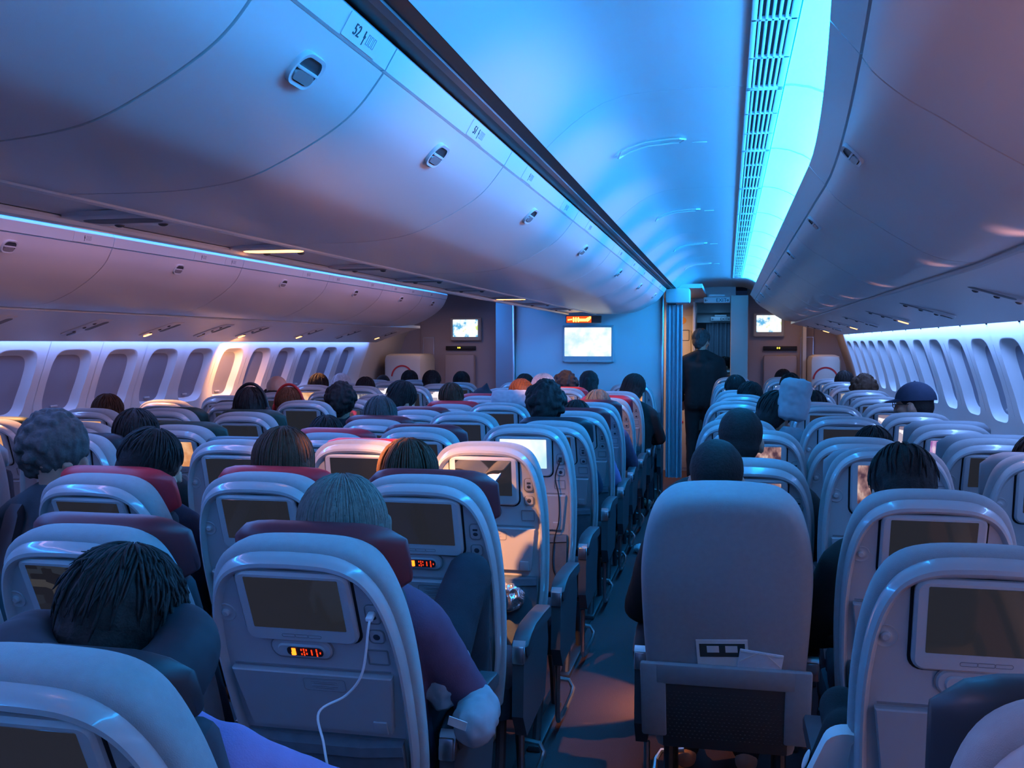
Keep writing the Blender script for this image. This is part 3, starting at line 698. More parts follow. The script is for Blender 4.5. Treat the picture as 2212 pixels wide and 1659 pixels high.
# ================================================================== SEATS
def outline(side):
    r = catmull(side, 4)
    return r+[(-x, z) for x, z in reversed(r[:-1])]
SH = outline([(.194, .10), (.213, .22), (.221, .36), (.222, .48), (.217, .565), (.204, .648), (.181, .712), (.146, .754), (.09, .777), (0, .782)])
CO = outline([(.200, .02), (.217, .14), (.228, .28), (.233, .43), (.229, .56), (.215, .655), (.190, .728), (.150, .769), (.09, .787), (0, .791)])
def normals(P):
    n = len(P); out = []
    for i in range(n):
        a = P[i-1] if i else P[0]; b = P[(i+1)] if i < n-1 else P[-1]
        t = Vector((b[0]-a[0], b[1]-a[1])).normalized(); out.append(Vector((t.y, -t.x)))
    return out
def inset(P, fn):
    return [(p[0]-n.x*fn(n, p), p[1]-n.y*fn(n, p)) for p, n in zip(P, normals(P))]
def rimw(n, p):
    k = max(0, n.y); return .020+.013*k**1.5
meshes = {}
def shell_mesh():
    mb = MB(); rs = []
    for f, y in ((0, .0), (0, -.020), (.12, -.030), (.35, -.038), (.6, -.040), (.85, -.034), (1.0, -.026), (1.12, -.023)):
        rs.append([(x, y, z) for x, z in inset(SH, lambda n, p: rimw(n, p)*f)])
    mb.rings(rs, 0, True, True)
    # moulded lines and small storage recess on the flat back
    mb.box((0, -.024, .480), (.37, .004, .004), 1)
    frame(mb, .162, .522, .05, .042, .004, .003, -.022, -.0255, 1)
    return mb.mesh('back_shell', [M['shell'], M['groove']], 30)
def cover_mesh(m):
    mb = MB(); rs = []
    for f, y in ((.9, -.014), (.30, -.008), (.05, .004), (0, .016), (.25, .045), (.6, .066), (1.1, .082)):
        rs.append([(x, y, z) for x, z in inset(CO, lambda n, p: .022*f)])
    mb.rings(rs, 0, True, True); return mb.mesh('back_cover', m, 50)
def headrest_mesh(m, top, hw=.205, wings=True):
    mb = MB(); h = top-.60; N = 13; rs = []
    for k in range(N):
        u = -1+2*k/(N-1); x = hw*u; e = max(0, abs(u)-.6)/.4
        yb = .070+.040*e*e*(1 if wings else .2); th = .075*(1-.35*e)
        zt = top-.035*e**2-(.012*(1-abs(u)))*0; zb = .60
        sec = []
        for a in range(16):
            an = 2*math.pi*a/16; c, s_ = math.cos(an), math.sin(an)
            ex = .5
            sec.append((x, yb+th/2+th/2*math.copysign(abs(c)**ex, c), (zt+zb)/2+(zt-zb)/2*math.copysign(abs(s_)**ex, s_)))
        if k in (0, N-1):
            cy = yb+th/2; cz = (zt+zb)/2
            rs.append([(x*1.0, cy+(q[1]-cy)*.55, cz+(q[2]-cz)*.82) for q in sec] if k == 0 else sec)
            if k == N-1: rs[-1] = [(x, cy+(q[1]-cy)*.55, cz+(q[2]-cz)*.82) for q in sec]
        else: rs.append(sec)
    mb.rings(rs); return mb.mesh('headrest', m, 60)
meshes['shell'] = shell_mesh()
meshes['cover'] = cover_mesh(M['cover'])
for nm in ('red', 'maroon', 'navy', 'green', 'bluecloth'):
    meshes['hr_'+nm] = headrest_mesh(M[nm], .768); meshes['hrlow_'+nm] = headrest_mesh(M[nm], .725, .165)
mb = MB().box((0, .115, .32), (.38, .07, .56), 0, .03); meshes['backcush'] = mb.mesh('back_cushion', M['cushion'])
mb = MB()
plate(mb, 0, .653, .272, .196, .028, -.018, -.0245, 1, .001); plate(mb, 0, .653, .260, .184, .024, -.018, -.038, 0, .006)
meshes['monitor'] = mb.mesh('monitor', [M['bezel'], M['gap']])
for k, m in SCR.items():
    mb = MB(); plate(mb, 0, .666, .214, .134, .003, -.036, -.0388, 0, .0006); meshes['scr_'+k] = mb.mesh('screen', m)
mb = MB()
for q in (-1, 0, 1): frame(mb, q*.03, .580, .032, .009, .004, .0012, -.0375, -.0388)
meshes['strip'] = mb.mesh('control_buttons', M['groove'])
def handset_mesh(lit):
    mb = MB(); plate(mb, -.012, .535, .142, .052, .024, -.022, -.030, 0, .004); frame(mb, -.012, .535, .148, .058, .027, .003, -.022, -.0265, 2)
    plate(mb, -.012, .533, .112, .034, .016, -.028, -.034, 0, .003)
    if lit: plate(mb, -.002, .533, .085, .024, .010, -.033, -.0352, 1, .0005)
    else:
        for q in range(4): mb.box((-.03+.014*q, -.0345, .533), (.006, .002, .010 if q % 2 else .016), 2)
    return mb.mesh('handset', [M['bezel'], M['black'], M['groove']])
meshes['handset'] = handset_mesh(False); meshes['handset_lit'] = handset_mesh(True)
mb = MB(); mb.box((-.028, -.0362, .533), (.009, .001, .018)); mb.box((-.030, -.0362, .527), (.008, .001, .008)); meshes['digit_hi'] = mb.mesh('display_digit', M['amber'])
mb = MB()
for x, zs in ((-.010, (-.006, .006)), (-.004, (-.007, .0, .007)), (.002, (-.004, .006)), (.014, (-.005, 0, .005)), (.026, (-.008, -.003, .004, .008)), (.034, (0,))):
    for z in zs: mb.box((x, -.0362, .533+z), (.0028, .001, .0048))
meshes['digit_lo'] = mb.mesh('display_digits', M['amber_lo'])
mb = MB(); plate(mb, .168, .640, .032, .048, .010, -.022, -.0265, 0, .002); frame(mb, .168, .640, .036, .052, .012, .0016, -.022, -.0262, 1)
mb.box((.168, -.0268, .647), (.014, .002, .006), 2); mb.ell((.168, -.0266, .633), (.0075, .0018, .006), 2, seg=12, rings=6)
meshes['usb'] = mb.mesh('usb_socket', [M['tray'], M['groove'], M['ink']])
mb = MB(); plate(mb, .168, .580, .033, .033, .009, -.022, -.0265, 0, .002); frame(mb, .168, .580, .037, .037, .011, .0016, -.022, -.0262, 1); mb.ell((.168, -.0268, .580), (.008, .002, .008), 2, seg=12, rings=6)
meshes['jack'] = mb.mesh('headphone_socket', [M['tray'], M['groove'], M['ink']])
mb = MB(); rs = []
for r, y in ((.024, -.022), (.0225, -.0255), (.019, -.0245), (.013, -.0236), (.010, -.0250), (.009, -.029), (.006, -.0315)):
    rs.append([(-.176+r*math.cos(2*math.pi*k/20), y, .622+r*math.sin(2*math.pi*k/20)) for k in range(20)])
mb.rings(rs); meshes['hook'] = mb.mesh('coat_hook', M['shell'])
mb = MB(); P0 = [(.190, .474), (-.190, .474), (-.172, .318), (-.168, .310), (.168, .310), (.172, .318)]
mb.rings([[(x, -.020, z) for x, z in P0], [(x, -.036, z) for x, z in P0], [(x*.985, -.039, .392+(z-.392)*.97) for x, z in P0]])
mb.box((.145, -.040, .330), (.032, .006, .036), 0, .002)
meshes['tray'] = mb.mesh('tray_table', M['tray'])
mb = MB(); frame(mb, .03, .446, .10, .036, .008, .0016, -.0385, -.0402)
for q, w in ((.454, .062), (.449, .05), (.441, .062), (.436, .045)): mb.box((.03, -.0395, q), (w, .0012, .0018))
meshes['traylabel'] = mb.mesh('tray_notice', M['groove'])
mb = MB(); rs = []
for z, y, w in ((.285, -.020, .19), (.285, -.050, .19), (.262, -.056, .192), (.255, -.050, .19), (.14, -.062, .188), (.02, -.045, .18), (.0, -.01, .178)):
    rs.append([(-w, y+.02, z), (-w, y, z), (-w*.5, y-.008, z-.004), (w*.5, y-.008, z-.004), (w, y, z), (w, y+.02, z)])
mb.rings(rs); meshes['pocket'] = mb.mesh('literature_pocket', M['pocketcloth'])
mb = MB().box((0, .27, .41), (.45, .46, .13), 0, .04); meshes['cushion'] = mb.mesh('seat_cushion', M['cushion'])
def leg_mesh(x):
    mb = MB(); mb.tube([(x, .12, .36), (x, .10, .2), (x, .02, .02)], .017); mb.tube([(x, .30, .36), (x, .40, .18), (x, .44, .02)], .015); mb.box((x, .22, .014), (.05, .50, .024), 0, .006)
    return mb.mesh('leg', M['dmetal'])
meshes['leg_l'] = leg_mesh(-.17); meshes['leg_r'] = leg_mesh(.17)
mb = MB(); mb.tube([(-.23, .16, .34), (.23, .16, .34)], .02); mb.tube([(-.23, .38, .34), (.23, .38, .34)], .02); meshes['beam'] = mb.mesh('seat_beam', M['dmetal'])
def armrest_mesh(x, aisle):
    mb = MB()
    sec = [(.0, .615), (.06, .640), (.14, .652), (.30, .648), (.42, .640), (.45, .622), (.44, .600), (.30, .600), (.12, .596), (.03, .575)]
    mb.rings([[(x+s, y, z) for y, z in ([((yy-.22)*k+.22, (zz-.62)*k+.62) for yy, zz in sec])] for s, k in ((-.027, .93), (-.022, 1), (.022, 1), (.027, .93))])
    if aisle: mb.rings([[(x+s, y, z) for y, z in [(-.01, .57), (.06, .61), (.40, .60), (.42, .52), (.36, .34), (.04, .32), (-.02, .40)]] for s in (-.018, .018)])
    return mb.mesh('armrest', M['arm'])
def armcap_mesh(x):
    mb = MB(); mb.rings([[(x+s, y, z) for y, z in [(-.012, .592), (.0, .622), (.012, .632), (.02, .61), (.0, .57), (-.012, .565)]] for s in (-.020, .020)])
    mb.box((x, -.013, .592), (.036, .012, .055), 0, .004)
    return mb.mesh('armrest_cap', M['metal'])
for k, x in (('r', .252), ('l', -.252)):
    meshes['arm_'+k] = armrest_mesh(x, False); meshes['arm_'+k+'_aisle'] = armrest_mesh(x, True); meshes['cap_'+k] = armcap_mesh(x)
def bar_mesh(s):
    x = s*.24
    mb = MB().tube([(x-.0*s, .10, .30), (x, .10, .10), (x+.0*s, .12, .075), (x, .2, .06), (x, .46, .06), (x, .50, .075), (x-s*.02, .52, .10), (x-s*.10, .52, .11)], .010, 0, 8)
    return mb.mesh('baggage_bar', M['metal'])
meshes['bar_r'] = bar_mesh(1); meshes['bar_l'] = bar_mesh(-1)
# plain cloth-backed seat
PL = outline([(x, z*.978) for x, z in [(.205, -.06), (.222, .10), (.232, .28), (.238, .46), (.236, .58), (.220, .68), (.192, .75), (.150, .790), (.09, .804), (0, .808)]])
mb = MB(); rs = []
for f, y in ((2.2, -.052), (1.0, -.048), (.35, -.036), (.05, -.015), (0, .02), (.1, .06), (.5, .085)):
    rs.append([(x, y, z) for x, z in inset(PL, lambda n, p: .022*f)])
mb.rings(rs); meshes['plain'] = mb.mesh('back_cover', M['cover'], 50)
mb = MB(); mb.box((0, -.066, .225), (.40, .02, .07), 0, .008)
for s in (-1, 1): mb.box((s*.205, -.066, .13), (.075, .018, .26), 0, .008)
meshes['pband'] = mb.mesh('pocket_band', mat('pocket_band_cloth', (.26, .29, .31), .9, .2, noise_s=40, noise_a=.12))
mb = MB().box((0, -.064, .08), (.36, .012, .24), 0, .004)
for ix in range(26):
    for iz in range(14): mb.box((-.165+.0132*ix+(.0066 if iz % 2 else 0), -.0705, .0+.0125*iz), (.004, .002, .004))
meshes['pmesh'] = mb.mesh('pocket_mesh', mat('pocket_net', (.055, .052, .052), .6, .3))

SEATS = [
('A',2,-3.72,3.58,18),('A',3,-3.72,4.4,18),('A',4,-3.72,5.23,17.0),('A',5,-3.72,6.04,15.0),('A',6,-3.72,6.87,19.0),('A',7,-3.72,7.68,18),('A',8,-3.72,8.5,14.0),('A',9,-3.76,9.3,17.5),('A',10,-3.72,10.14,18),('B',1,-3.21,2.76,18),('B',2,-3.21,3.58,6.0),('B',3,-3.21,4.4,20.0),('B',4,-3.21,5.22,13.5),('B',5,-3.21,6.04,17.5),('B',6,-3.26,6.86,6.0),('B',7,-3.21,7.68,18),('B',8,-3.26,8.51,16.5),('B',9,-3.26,9.34,11.5),('B',10,-3.26,10.14,17.0),('C',1,-2.65,2.8,3.0),('C',2,-2.65,3.58,8.0),('C',3,-2.65,4.39,21.0),('C',4,-2.72,5.22,19.0),('C',5,-2.71,6.05,11.5),('C',6,-2.73,6.86,23.0),('C',7,-2.78,7.65,24.0),('C',8,-2.79,8.49,14.0),('C',9,-2.76,9.33,19.0),('C',10,-2.79,10.16,23.5),
('D',0,-1.960,1.94,18),('D',1,-1.965,2.76,24.5),('D',2,-1.90,3.58,15.0),('D',3,-1.87,4.41,27.0),('D',4,-1.94,5.23,26.5),('D',5,-1.95,6.05,26.5),('D',6,-1.95,6.85,28.5),('D',7,-1.92,7.66,25.0),('D',8,-1.91,8.51,18.5),('E',0,-1.430,1.94,24.0),('E',1,-1.39,2.76,19.5),('E',2,-1.38,3.59,10.5),('E',3,-1.41,4.4,18.0),('E',4,-1.41,5.23,12.0),('E',5,-1.40,6.04,11.0),('E',6,-1.38,6.86,18),('E',7,-1.38,7.68,18),('E',8,-1.40,8.52,16.5),
('F',-1,-0.915,1.11,24),('F',0,-0.900,1.94,24.0),('F',1,-0.88,2.76,17.5),('F',2,-0.88,3.58,8.5),('F',3,-0.90,4.41,9.0),('F',4,-0.92,5.22,24.5),('F',5,-0.92,6.05,25.0),('F',6,-0.93,6.84,23.0),('F',7,-0.93,7.65,25.5),('F',8,-0.93,8.5,23.0),('D',9,-1.95,9.30,10),('E',9,-1.38,9.30,10),('F',9,-0.88,9.30,10),
('G',1,0.00,2.77,19.0),('G',2,0.08,3.59,23.0),('G',3,0.12,4.4,12.5),('G',4,0.06,5.22,18),('G',5,0.11,6.06,22.5),('G',6,0.06,6.86,18),('G',7,0.10,7.69,16.5),('G',8,0.10,8.48,17.5),('G',9,0.08,9.32,7.5),('G',10,0.06,10.14,18),('G',11,0.06,10.95,5.0),('H',-1,0.44,1.08,8),('H',0,0.47,1.94,12.5),('H',1,0.53,2.76,17.5),('H',2,0.55,3.63,3.0),('H',3,0.55,4.39,20.5),('H',4,0.58,5.22,8.0),('H',5,0.58,6.08,3.0),('H',6,0.57,6.86,18),('H',7,0.59,7.69,7.5),('H',8,0.57,8.5,18),('H',9,0.59,9.32,9.5),('H',10,0.57,10.2,4.0),('H',11,0.59,11.1,3.0),('J',1,1.08,2.76,18),('J',2,1.07,3.58,8.5),('J',3,1.09,4.41,19.5),('J',4,1.09,5.23,21.0),('J',5,1.07,6.03,20.0),('J',6,1.07,6.84,18.0),('J',7,1.08,7.68,18),('J',8,1.11,8.5,15.0),('J',9,1.10,9.34,14.0),('J',10,1.10,10.16,13.0),('J',11,1.08,10.97,11.5)]
SCREENS = {('E',0):'dimui',('F',2):'off',('F',3):'white',('C',3):'warm',('C',6):'pink',('F',5):'city',('F',6):'white',('F',7):'warm',('F',8):'city',('A',8):'warm',('A',9):'city',('B',8):'city',('B',9):'list',('C',7):'warm',('C',9):'list',('D',5):'purple',('D',7):'warm',('E',8):'film',('E',7):'purple',('F',9):'warm',
 ('G',2):'film',('G',3):'film',('G',9):'white',('G',11):'white',('H',2):'film',('H',3):'off',('H',10):'white',('J',5):'list',('J',4):'purple',('J',6):'list',('J',9):'city',('J',11):'city',('A',4):'warm',('A',3):'warm'}
HEADS = {('F',0):'maroon',('F',1):'maroon',('E',1):'red',('D',1):'red',('E',0):'maroon',('D',2):'navy',('D',3):'red',('E',2):'red',('E',3):'maroon',('F',4):'navy',('D',6):'red',('D',7):'red',('C',3):'green',('C',4):'green',('C',2):'navy',('C',1):'navy',('B',4):'green',('B',5):'navy',('A',3):'green',('D',4):'maroon',('D',5):'maroon',('E',6):'maroon',('E',8):'red',('F',5):'maroon',('F',6):'maroon',('F',7):'red',
 ('H',-1):'navy',('J',2):'bluecloth',('J',3):'bluecloth',('J',4):'bluecloth',('H',2):'bluecloth'}
LOW = {('F',-1): 'navy'}
DIGITS = {('F',0),('F',1),('H',0)}
ROWN = {-1: 'cut by the bottom edge', 0: 'first full row', 1: 'second row', 2: 'third row', 3: 'fourth row', 4: 'fifth row', 5: 'sixth row', 6: 'seventh row', 7: 'eighth row', 8: 'ninth row', 9: 'tenth row', 10: 'eleventh row', 11: 'last row'}
COLN = {'A': 'left block window column', 'B': 'left block middle column', 'C': 'left block aisle column', 'D': 'centre block left column', 'E': 'centre block middle column', 'F': 'centre block aisle column', 'G': 'right block aisle column', 'H': 'right block middle column', 'J': 'right block window column'}
SCRN = dict(off='dark screen', white='bright white screen', map='map screen', pink='pink screen', film='film on screen', list='menu list on screen', city='grey scene on screen', warm='warm orange screen', purple='purple show on screen', dimui='dim menu screen')
def make_seat(col, k, X, Y, rec):
    hinge_y = Y+.80*math.sin(R(rec))
    t = empty('airline_seat', (X, hinge_y, 0)); B = dict(loc=(0, 0, .41), rot=(R(rec), 0, 0))
    def back(name, key): return inst(name, meshes[key], t, **B)
    scr = SCREENS.get((col, k), 'off'); hd = HEADS.get((col, k), LOW.get((col, k), 'bluecloth')); low = (col, k) not in HEADS
    plain = (col, k) == ('G', 1)
    if plain:
        back('back_cover', 'plain'); back('pocket_band', 'pband'); back('pocket_mesh', 'pmesh')
    else:
        back('back_shell', 'shell'); back('back_cover', 'cover')
        mo = back('monitor', 'monitor')
        inst('screen', meshes['scr_'+scr], mo); inst('control_buttons', meshes['strip'], mo)
        if (col, k) in DIGITS:
            hs = back('handset', 'handset_lit'); inst('display_digit', meshes['digit_hi'], hs)
            if col == 'F': inst('display_digits', meshes['digit_lo'], hs)
        else: back('handset', 'handset')
        back('usb_socket', 'usb'); back('headphone_socket', 'jack'); back('coat_hook', 'hook')
        tr = back('tray_table', 'tray'); inst('tray_notice', meshes['traylabel'], tr)
        back('literature_pocket', 'pocket')
    back('headrest', ('hrlow_' if low else 'hr_')+hd); back('back_cushion', 'backcush')
    inst('seat_cushion', meshes['cushion'], t); inst('leg', meshes['leg_l'], t); inst('leg', meshes['leg_r'], t); inst('seat_beam', meshes['beam'], t)
    aisle_r = col in 'FC'; aisle_l = col in 'GD'
    a = inst('armrest', meshes['arm_r_aisle' if aisle_r and (col, k) != ('C', 1) else 'arm_r'], t); inst('armrest_cap', meshes['cap_r'], a)
    if (col, k) == ('C', 1): a.matrix_basis = Matrix.Translation((0, .03, .60)) @ Matrix.Rotation(R(72), 4, 'X') @ Matrix.Translation((0, -.03, -.60))
    if col in 'ADG' or (col == 'H' and k < 1):
        a = inst('armrest', meshes['arm_l_aisle' if aisle_l else 'arm_l'], t); inst('armrest_cap', meshes['cap_l'], a)
    if aisle_r: inst('baggage_bar', meshes['bar_r'], t)
    if aisle_l: inst('baggage_bar', meshes['bar_l'], t)
    hn = {'red': 'red headrest', 'maroon': 'maroon headrest', 'navy': 'dark headrest', 'green': 'dark green headrest', 'bluecloth': 'grey headrest'}[hd]
    if plain: lb = 'plain cloth-backed airliner seat with net pocket and no screen beside the aisle'
    elif not low or hd != 'bluecloth': lb = 'grey airliner seat, %s, %s, %s, %s' % (SCRN[scr], hn, COLN[col], ROWN[k])
    else: lb = 'grey airliner seat, %s, %s, %s' % (SCRN[scr], COLN[col], ROWN[k])
    tag(t, lb, 'seat', {'A': 'left', 'B': 'left', 'C': 'left', 'D': 'centre', 'E': 'centre', 'F': 'centre', 'G': 'right', 'H': 'right', 'J': 'right'}[col]+' block of airline seats')
    return t
SEAT = {}
for s in SEATS: SEAT[s[0], s[1]] = make_seat(*s)
for X, Y, lb in ((.07, 14.5, 'grey airliner seat in the next cabin, just left of the lit column'), (.05, 15.4, 'farthest grey airliner seat in the next cabin beside the curtain')):
    t = make_seat('H', 6, X, Y, 12); t['label'] = lb; t['group'] = 'seats in the next cabin'

# ================================================================== PEOPLE
SKIN = mat('skin', (.45, .25, .18), .5, .4, noise_s=30, noise_a=.12)
def hairmat(name, c): return mat('hair_'+name, c, .72, .22, noise_s=70, noise_a=.5, bump=.5, bump_s=160)
HAIR = dict(dark=hairmat('dark', (.020, .016, .016)), brown=hairmat('brown', (.06, .028, .016)), red=hairmat('auburn', (.14, .045, .02)), grey=hairmat('grey', (.075, .07, .07)), blond=hairmat('blond', (.42, .33, .26)), ashen=hairmat('ash_blond', (.13, .115, .10)), pale=hairmat('pale_blond', (.60, .42, .38)), white=hairmat('white', (.6, .58, .6)))
def clothmat(name, c): return mat('cloth_'+name, c, .9, .15, noise_s=25, noise_a=.18, bump=.25, bump_s=300)
CLOTH = dict(black=clothmat('black', (.028, .027, .028)), dark=clothmat('dark', (.03, .035, .045)), navy=clothmat('navy', (.03, .04, .07)), purple=clothmat('lilac', (.33, .20, .40)), grey=clothmat('grey', (.20, .21, .23)), maroon=clothmat('maroon', (.12, .03, .04)), beige=clothmat('beige', (.38, .34, .30)), plum=clothmat('plum', (.13, .07, .12)), teal=clothmat('slate', (.06, .085, .10)), pale=clothmat('pale', (.5, .5, .52)))

def head_prims(mb, Mh):
    """head with face in head space: +Y is where the face looks"""
    E = lambda c, r, rot=None, seg=18: mb.ell(c, r, rot=rot, seg=seg, rings=12, mt0=Mh)
    E((0, -.008, .028), (.076, .096, .088)); E((0, .018, -.035), (.060, .068, .075)); E((0, .050, -.082), (.030, .030, .026))
    E((0, .098, -.012), (.011, .018, .024)); E((0, .108, -.026), (.014, .014, .011))
    E((0, .083, -.058), (.024, .014, .007)); E((0, .082, -.069), (.021, .014, .007))
    E((0, .080, .030), (.048, .018, .010))
    for s in (-1, 1):
        E((s*.031, .079, .010), (.013, .010, .009)); E((s*.045, .060, -.022), (.022, .022, .016)); E((s*.078, -.005, -.012), (.010, .022, .032), (0, 0, s*.3))
def hand_prims(mb, wrist, tip, up, side):
    """palm, four unequal bent fingers and a thumb, from wrist towards tip"""
    w = Vector(wrist); d = (Vector(tip)-w).normalized(); u = Vector(up).normalized(); u = (u-d*u.dot(d)).normalized(); s = d.cross(u)*side
    pc = w+d*.05
    for k in (-.026, -.009, .009, .026): mb.capsule(w+s*k*.6, w+d*.09+s*k, .014, .0115, 10)
    for k, L in ((-.031, .058), (-.0105, .072), (.0105, .076), (.031, .068)):
        a = w+d*.09+s*k; b = a+d*L*.5+s*k*.12-u*.008; c = b+d*L*.45-u*.024
        mb.capsule(a, b, .0095, .0088, 9); mb.capsule(b, c, .0088, .0074, 9)
    a = w+d*.03+s*.030; b = a+d*.035+s*.026-u*.006; c = b+d*.034+s*.008-u*.010
    mb.capsule(a, b, .012, .0105, 9); mb.capsule(b, c, .0105, .0085, 9)
def person_meshes(name, lean=14, yaw=0, pitch=0, roll=0, hx=0, hy=0, hz=0, arms=None, legs=None, stand=False, sh_w=.175, bulk=1.0, skin=SKIN, shirt_ex=None, vox=.0085):
    """returns body, shirt, trousers meshes and the head matrix; the figure faces +Y, origin on the floor under the seat hinge"""
    u = Vector((0, -math.sin(R(lean)), math.cos(R(lean))))
    P = Vector((0, .25, .53)) if not stand else Vector((0, 0, .92))
    if stand: u = Vector((0, .03, 1)).normalized()
    W = P+u*.16; C = P+u*.34; S = P+u*.45; N = P+u*.50; NH = P+u*.58+Vector((hx*.4, .01+hy*.4, hz*.4))
    H = P+u*.665+Vector((hx, .03+hy, hz))
    Mh = Matrix.Translation(H) @ Euler((R(-pitch), R(roll), R(yaw)), 'XYZ').to_matrix().to_4x4()
    body = MB(); shirt = MB(); pants = MB()
    def both(mb2, p0, p1, r0, r1, g=.011):
        body.capsule(p0, p1, r0, r1); mb2.capsule(p0, p1, r0+g, r1+g)
    b = bulk
    for s in (-1, 1):
        both(shirt, P+Vector((s*.075, 0, .0)), W+Vector((s*.065, 0, 0)), .105*b, .10*b); both(shirt, W+Vector((s*.065, 0, 0)), C+Vector((s*.085, 0, 0)), .10*b, .105*b)
        both(shirt, C+Vector((s*.085, 0, 0)), S+Vector((s*(sh_w-.03), 0, -.01)), .105*b, .062*b)
        both(shirt, S+Vector((s*(sh_w-.02), 0, -.005)), N+Vector((s*.03, 0, .03)), .058, .046, .009)
        body.capsule(P+Vector((s*.08, 0, -.02)), P+Vector((s*.08, .05, -.03)), .10, .10); pants.capsule(P+Vector((s*.08, 0, -.02)), P+Vector((s*.08, .05, -.03)), .113, .113)
    body.capsule(P, C, .10, .11); shirt.capsule(P, C, .112, .122)
    shirt.capsule(N-u*.05, N+u*.022, .088, .070); body.capsule(N-u*.04, NH, .060, .054); body.capsule(NH, H+Vector((0, -.015, -.02)), .054, .060)
    head_prims(body, Mh)
    A = arms or {}
    for s in (-1, 1):
        sh = S+Vector((s*sh_w, 0, -.02))
        el, wr, tip = A.get(s, (Vector((s*.25, .30, .72)), Vector((s*.10, .50, .66)), Vector((s*.02, .60, .645))) if not stand else (Vector((s*.25, .02, 1.08)), Vector((s*.22, .16, .92)), Vector((s*.20, .24, .86))))
        el, wr, tip = Vector(el), Vector(wr), Vector(tip)
        both(shirt, sh, el, .055*b, .043*b); body.capsule(el, wr, .043, .030); 
        cut = el+(wr-el)*.88; shirt.capsule(el, cut, .054*b, .042)
        hand_prims(body, wr, tip, (0, 0, 1), s)
        L = (legs or {}).get(s, ((s*.10, .68, .53), (s*.11, .70, .10), (s*.12, .88, .05)) if not stand else ((s*.10, .03, .50), (s*.10, -.01, .09), (s*.11, .13, .04)))
        hip = P+Vector((s*.09, .03, -.02)); kn, an, toe = map(Vector, L)
        both(pants, hip, kn, .085*b, .058, .012); both(pants, kn, an, .056, .040, .013)
        body.capsule(an, an+(toe-an)*.5+Vector((0, 0, -.01)), .042, .040); body.capsule(an+Vector((0, -.03, -.03)), toe, .042, .034)
    if shirt_ex: shirt_ex(shirt, dict(P=P, C=C, S=S, N=N, H=H))
    f = lambda co, n: co+n*(.004*noise.noise(co*9)+.0022*noise.noise(co*26))
    return dict(body=remesh(body, 'person', skin, vox, 3), shirt=remesh(shirt, 'shirt', CLOTH['dark'], .014, 3, f), pants=remesh(pants, 'trousers', CLOTH['dark'], .015, 3, f), Mh=Mh, top=(Mh @ Vector((0, 0, .13))).z, H=H)
def recolour(me, m, cache={}):
    k = (me.name, m.name)
    if k not in cache:
        c = me.copy(); c.materials.clear(); c.materials.append(m); cache[k] = c
    return cache[k]
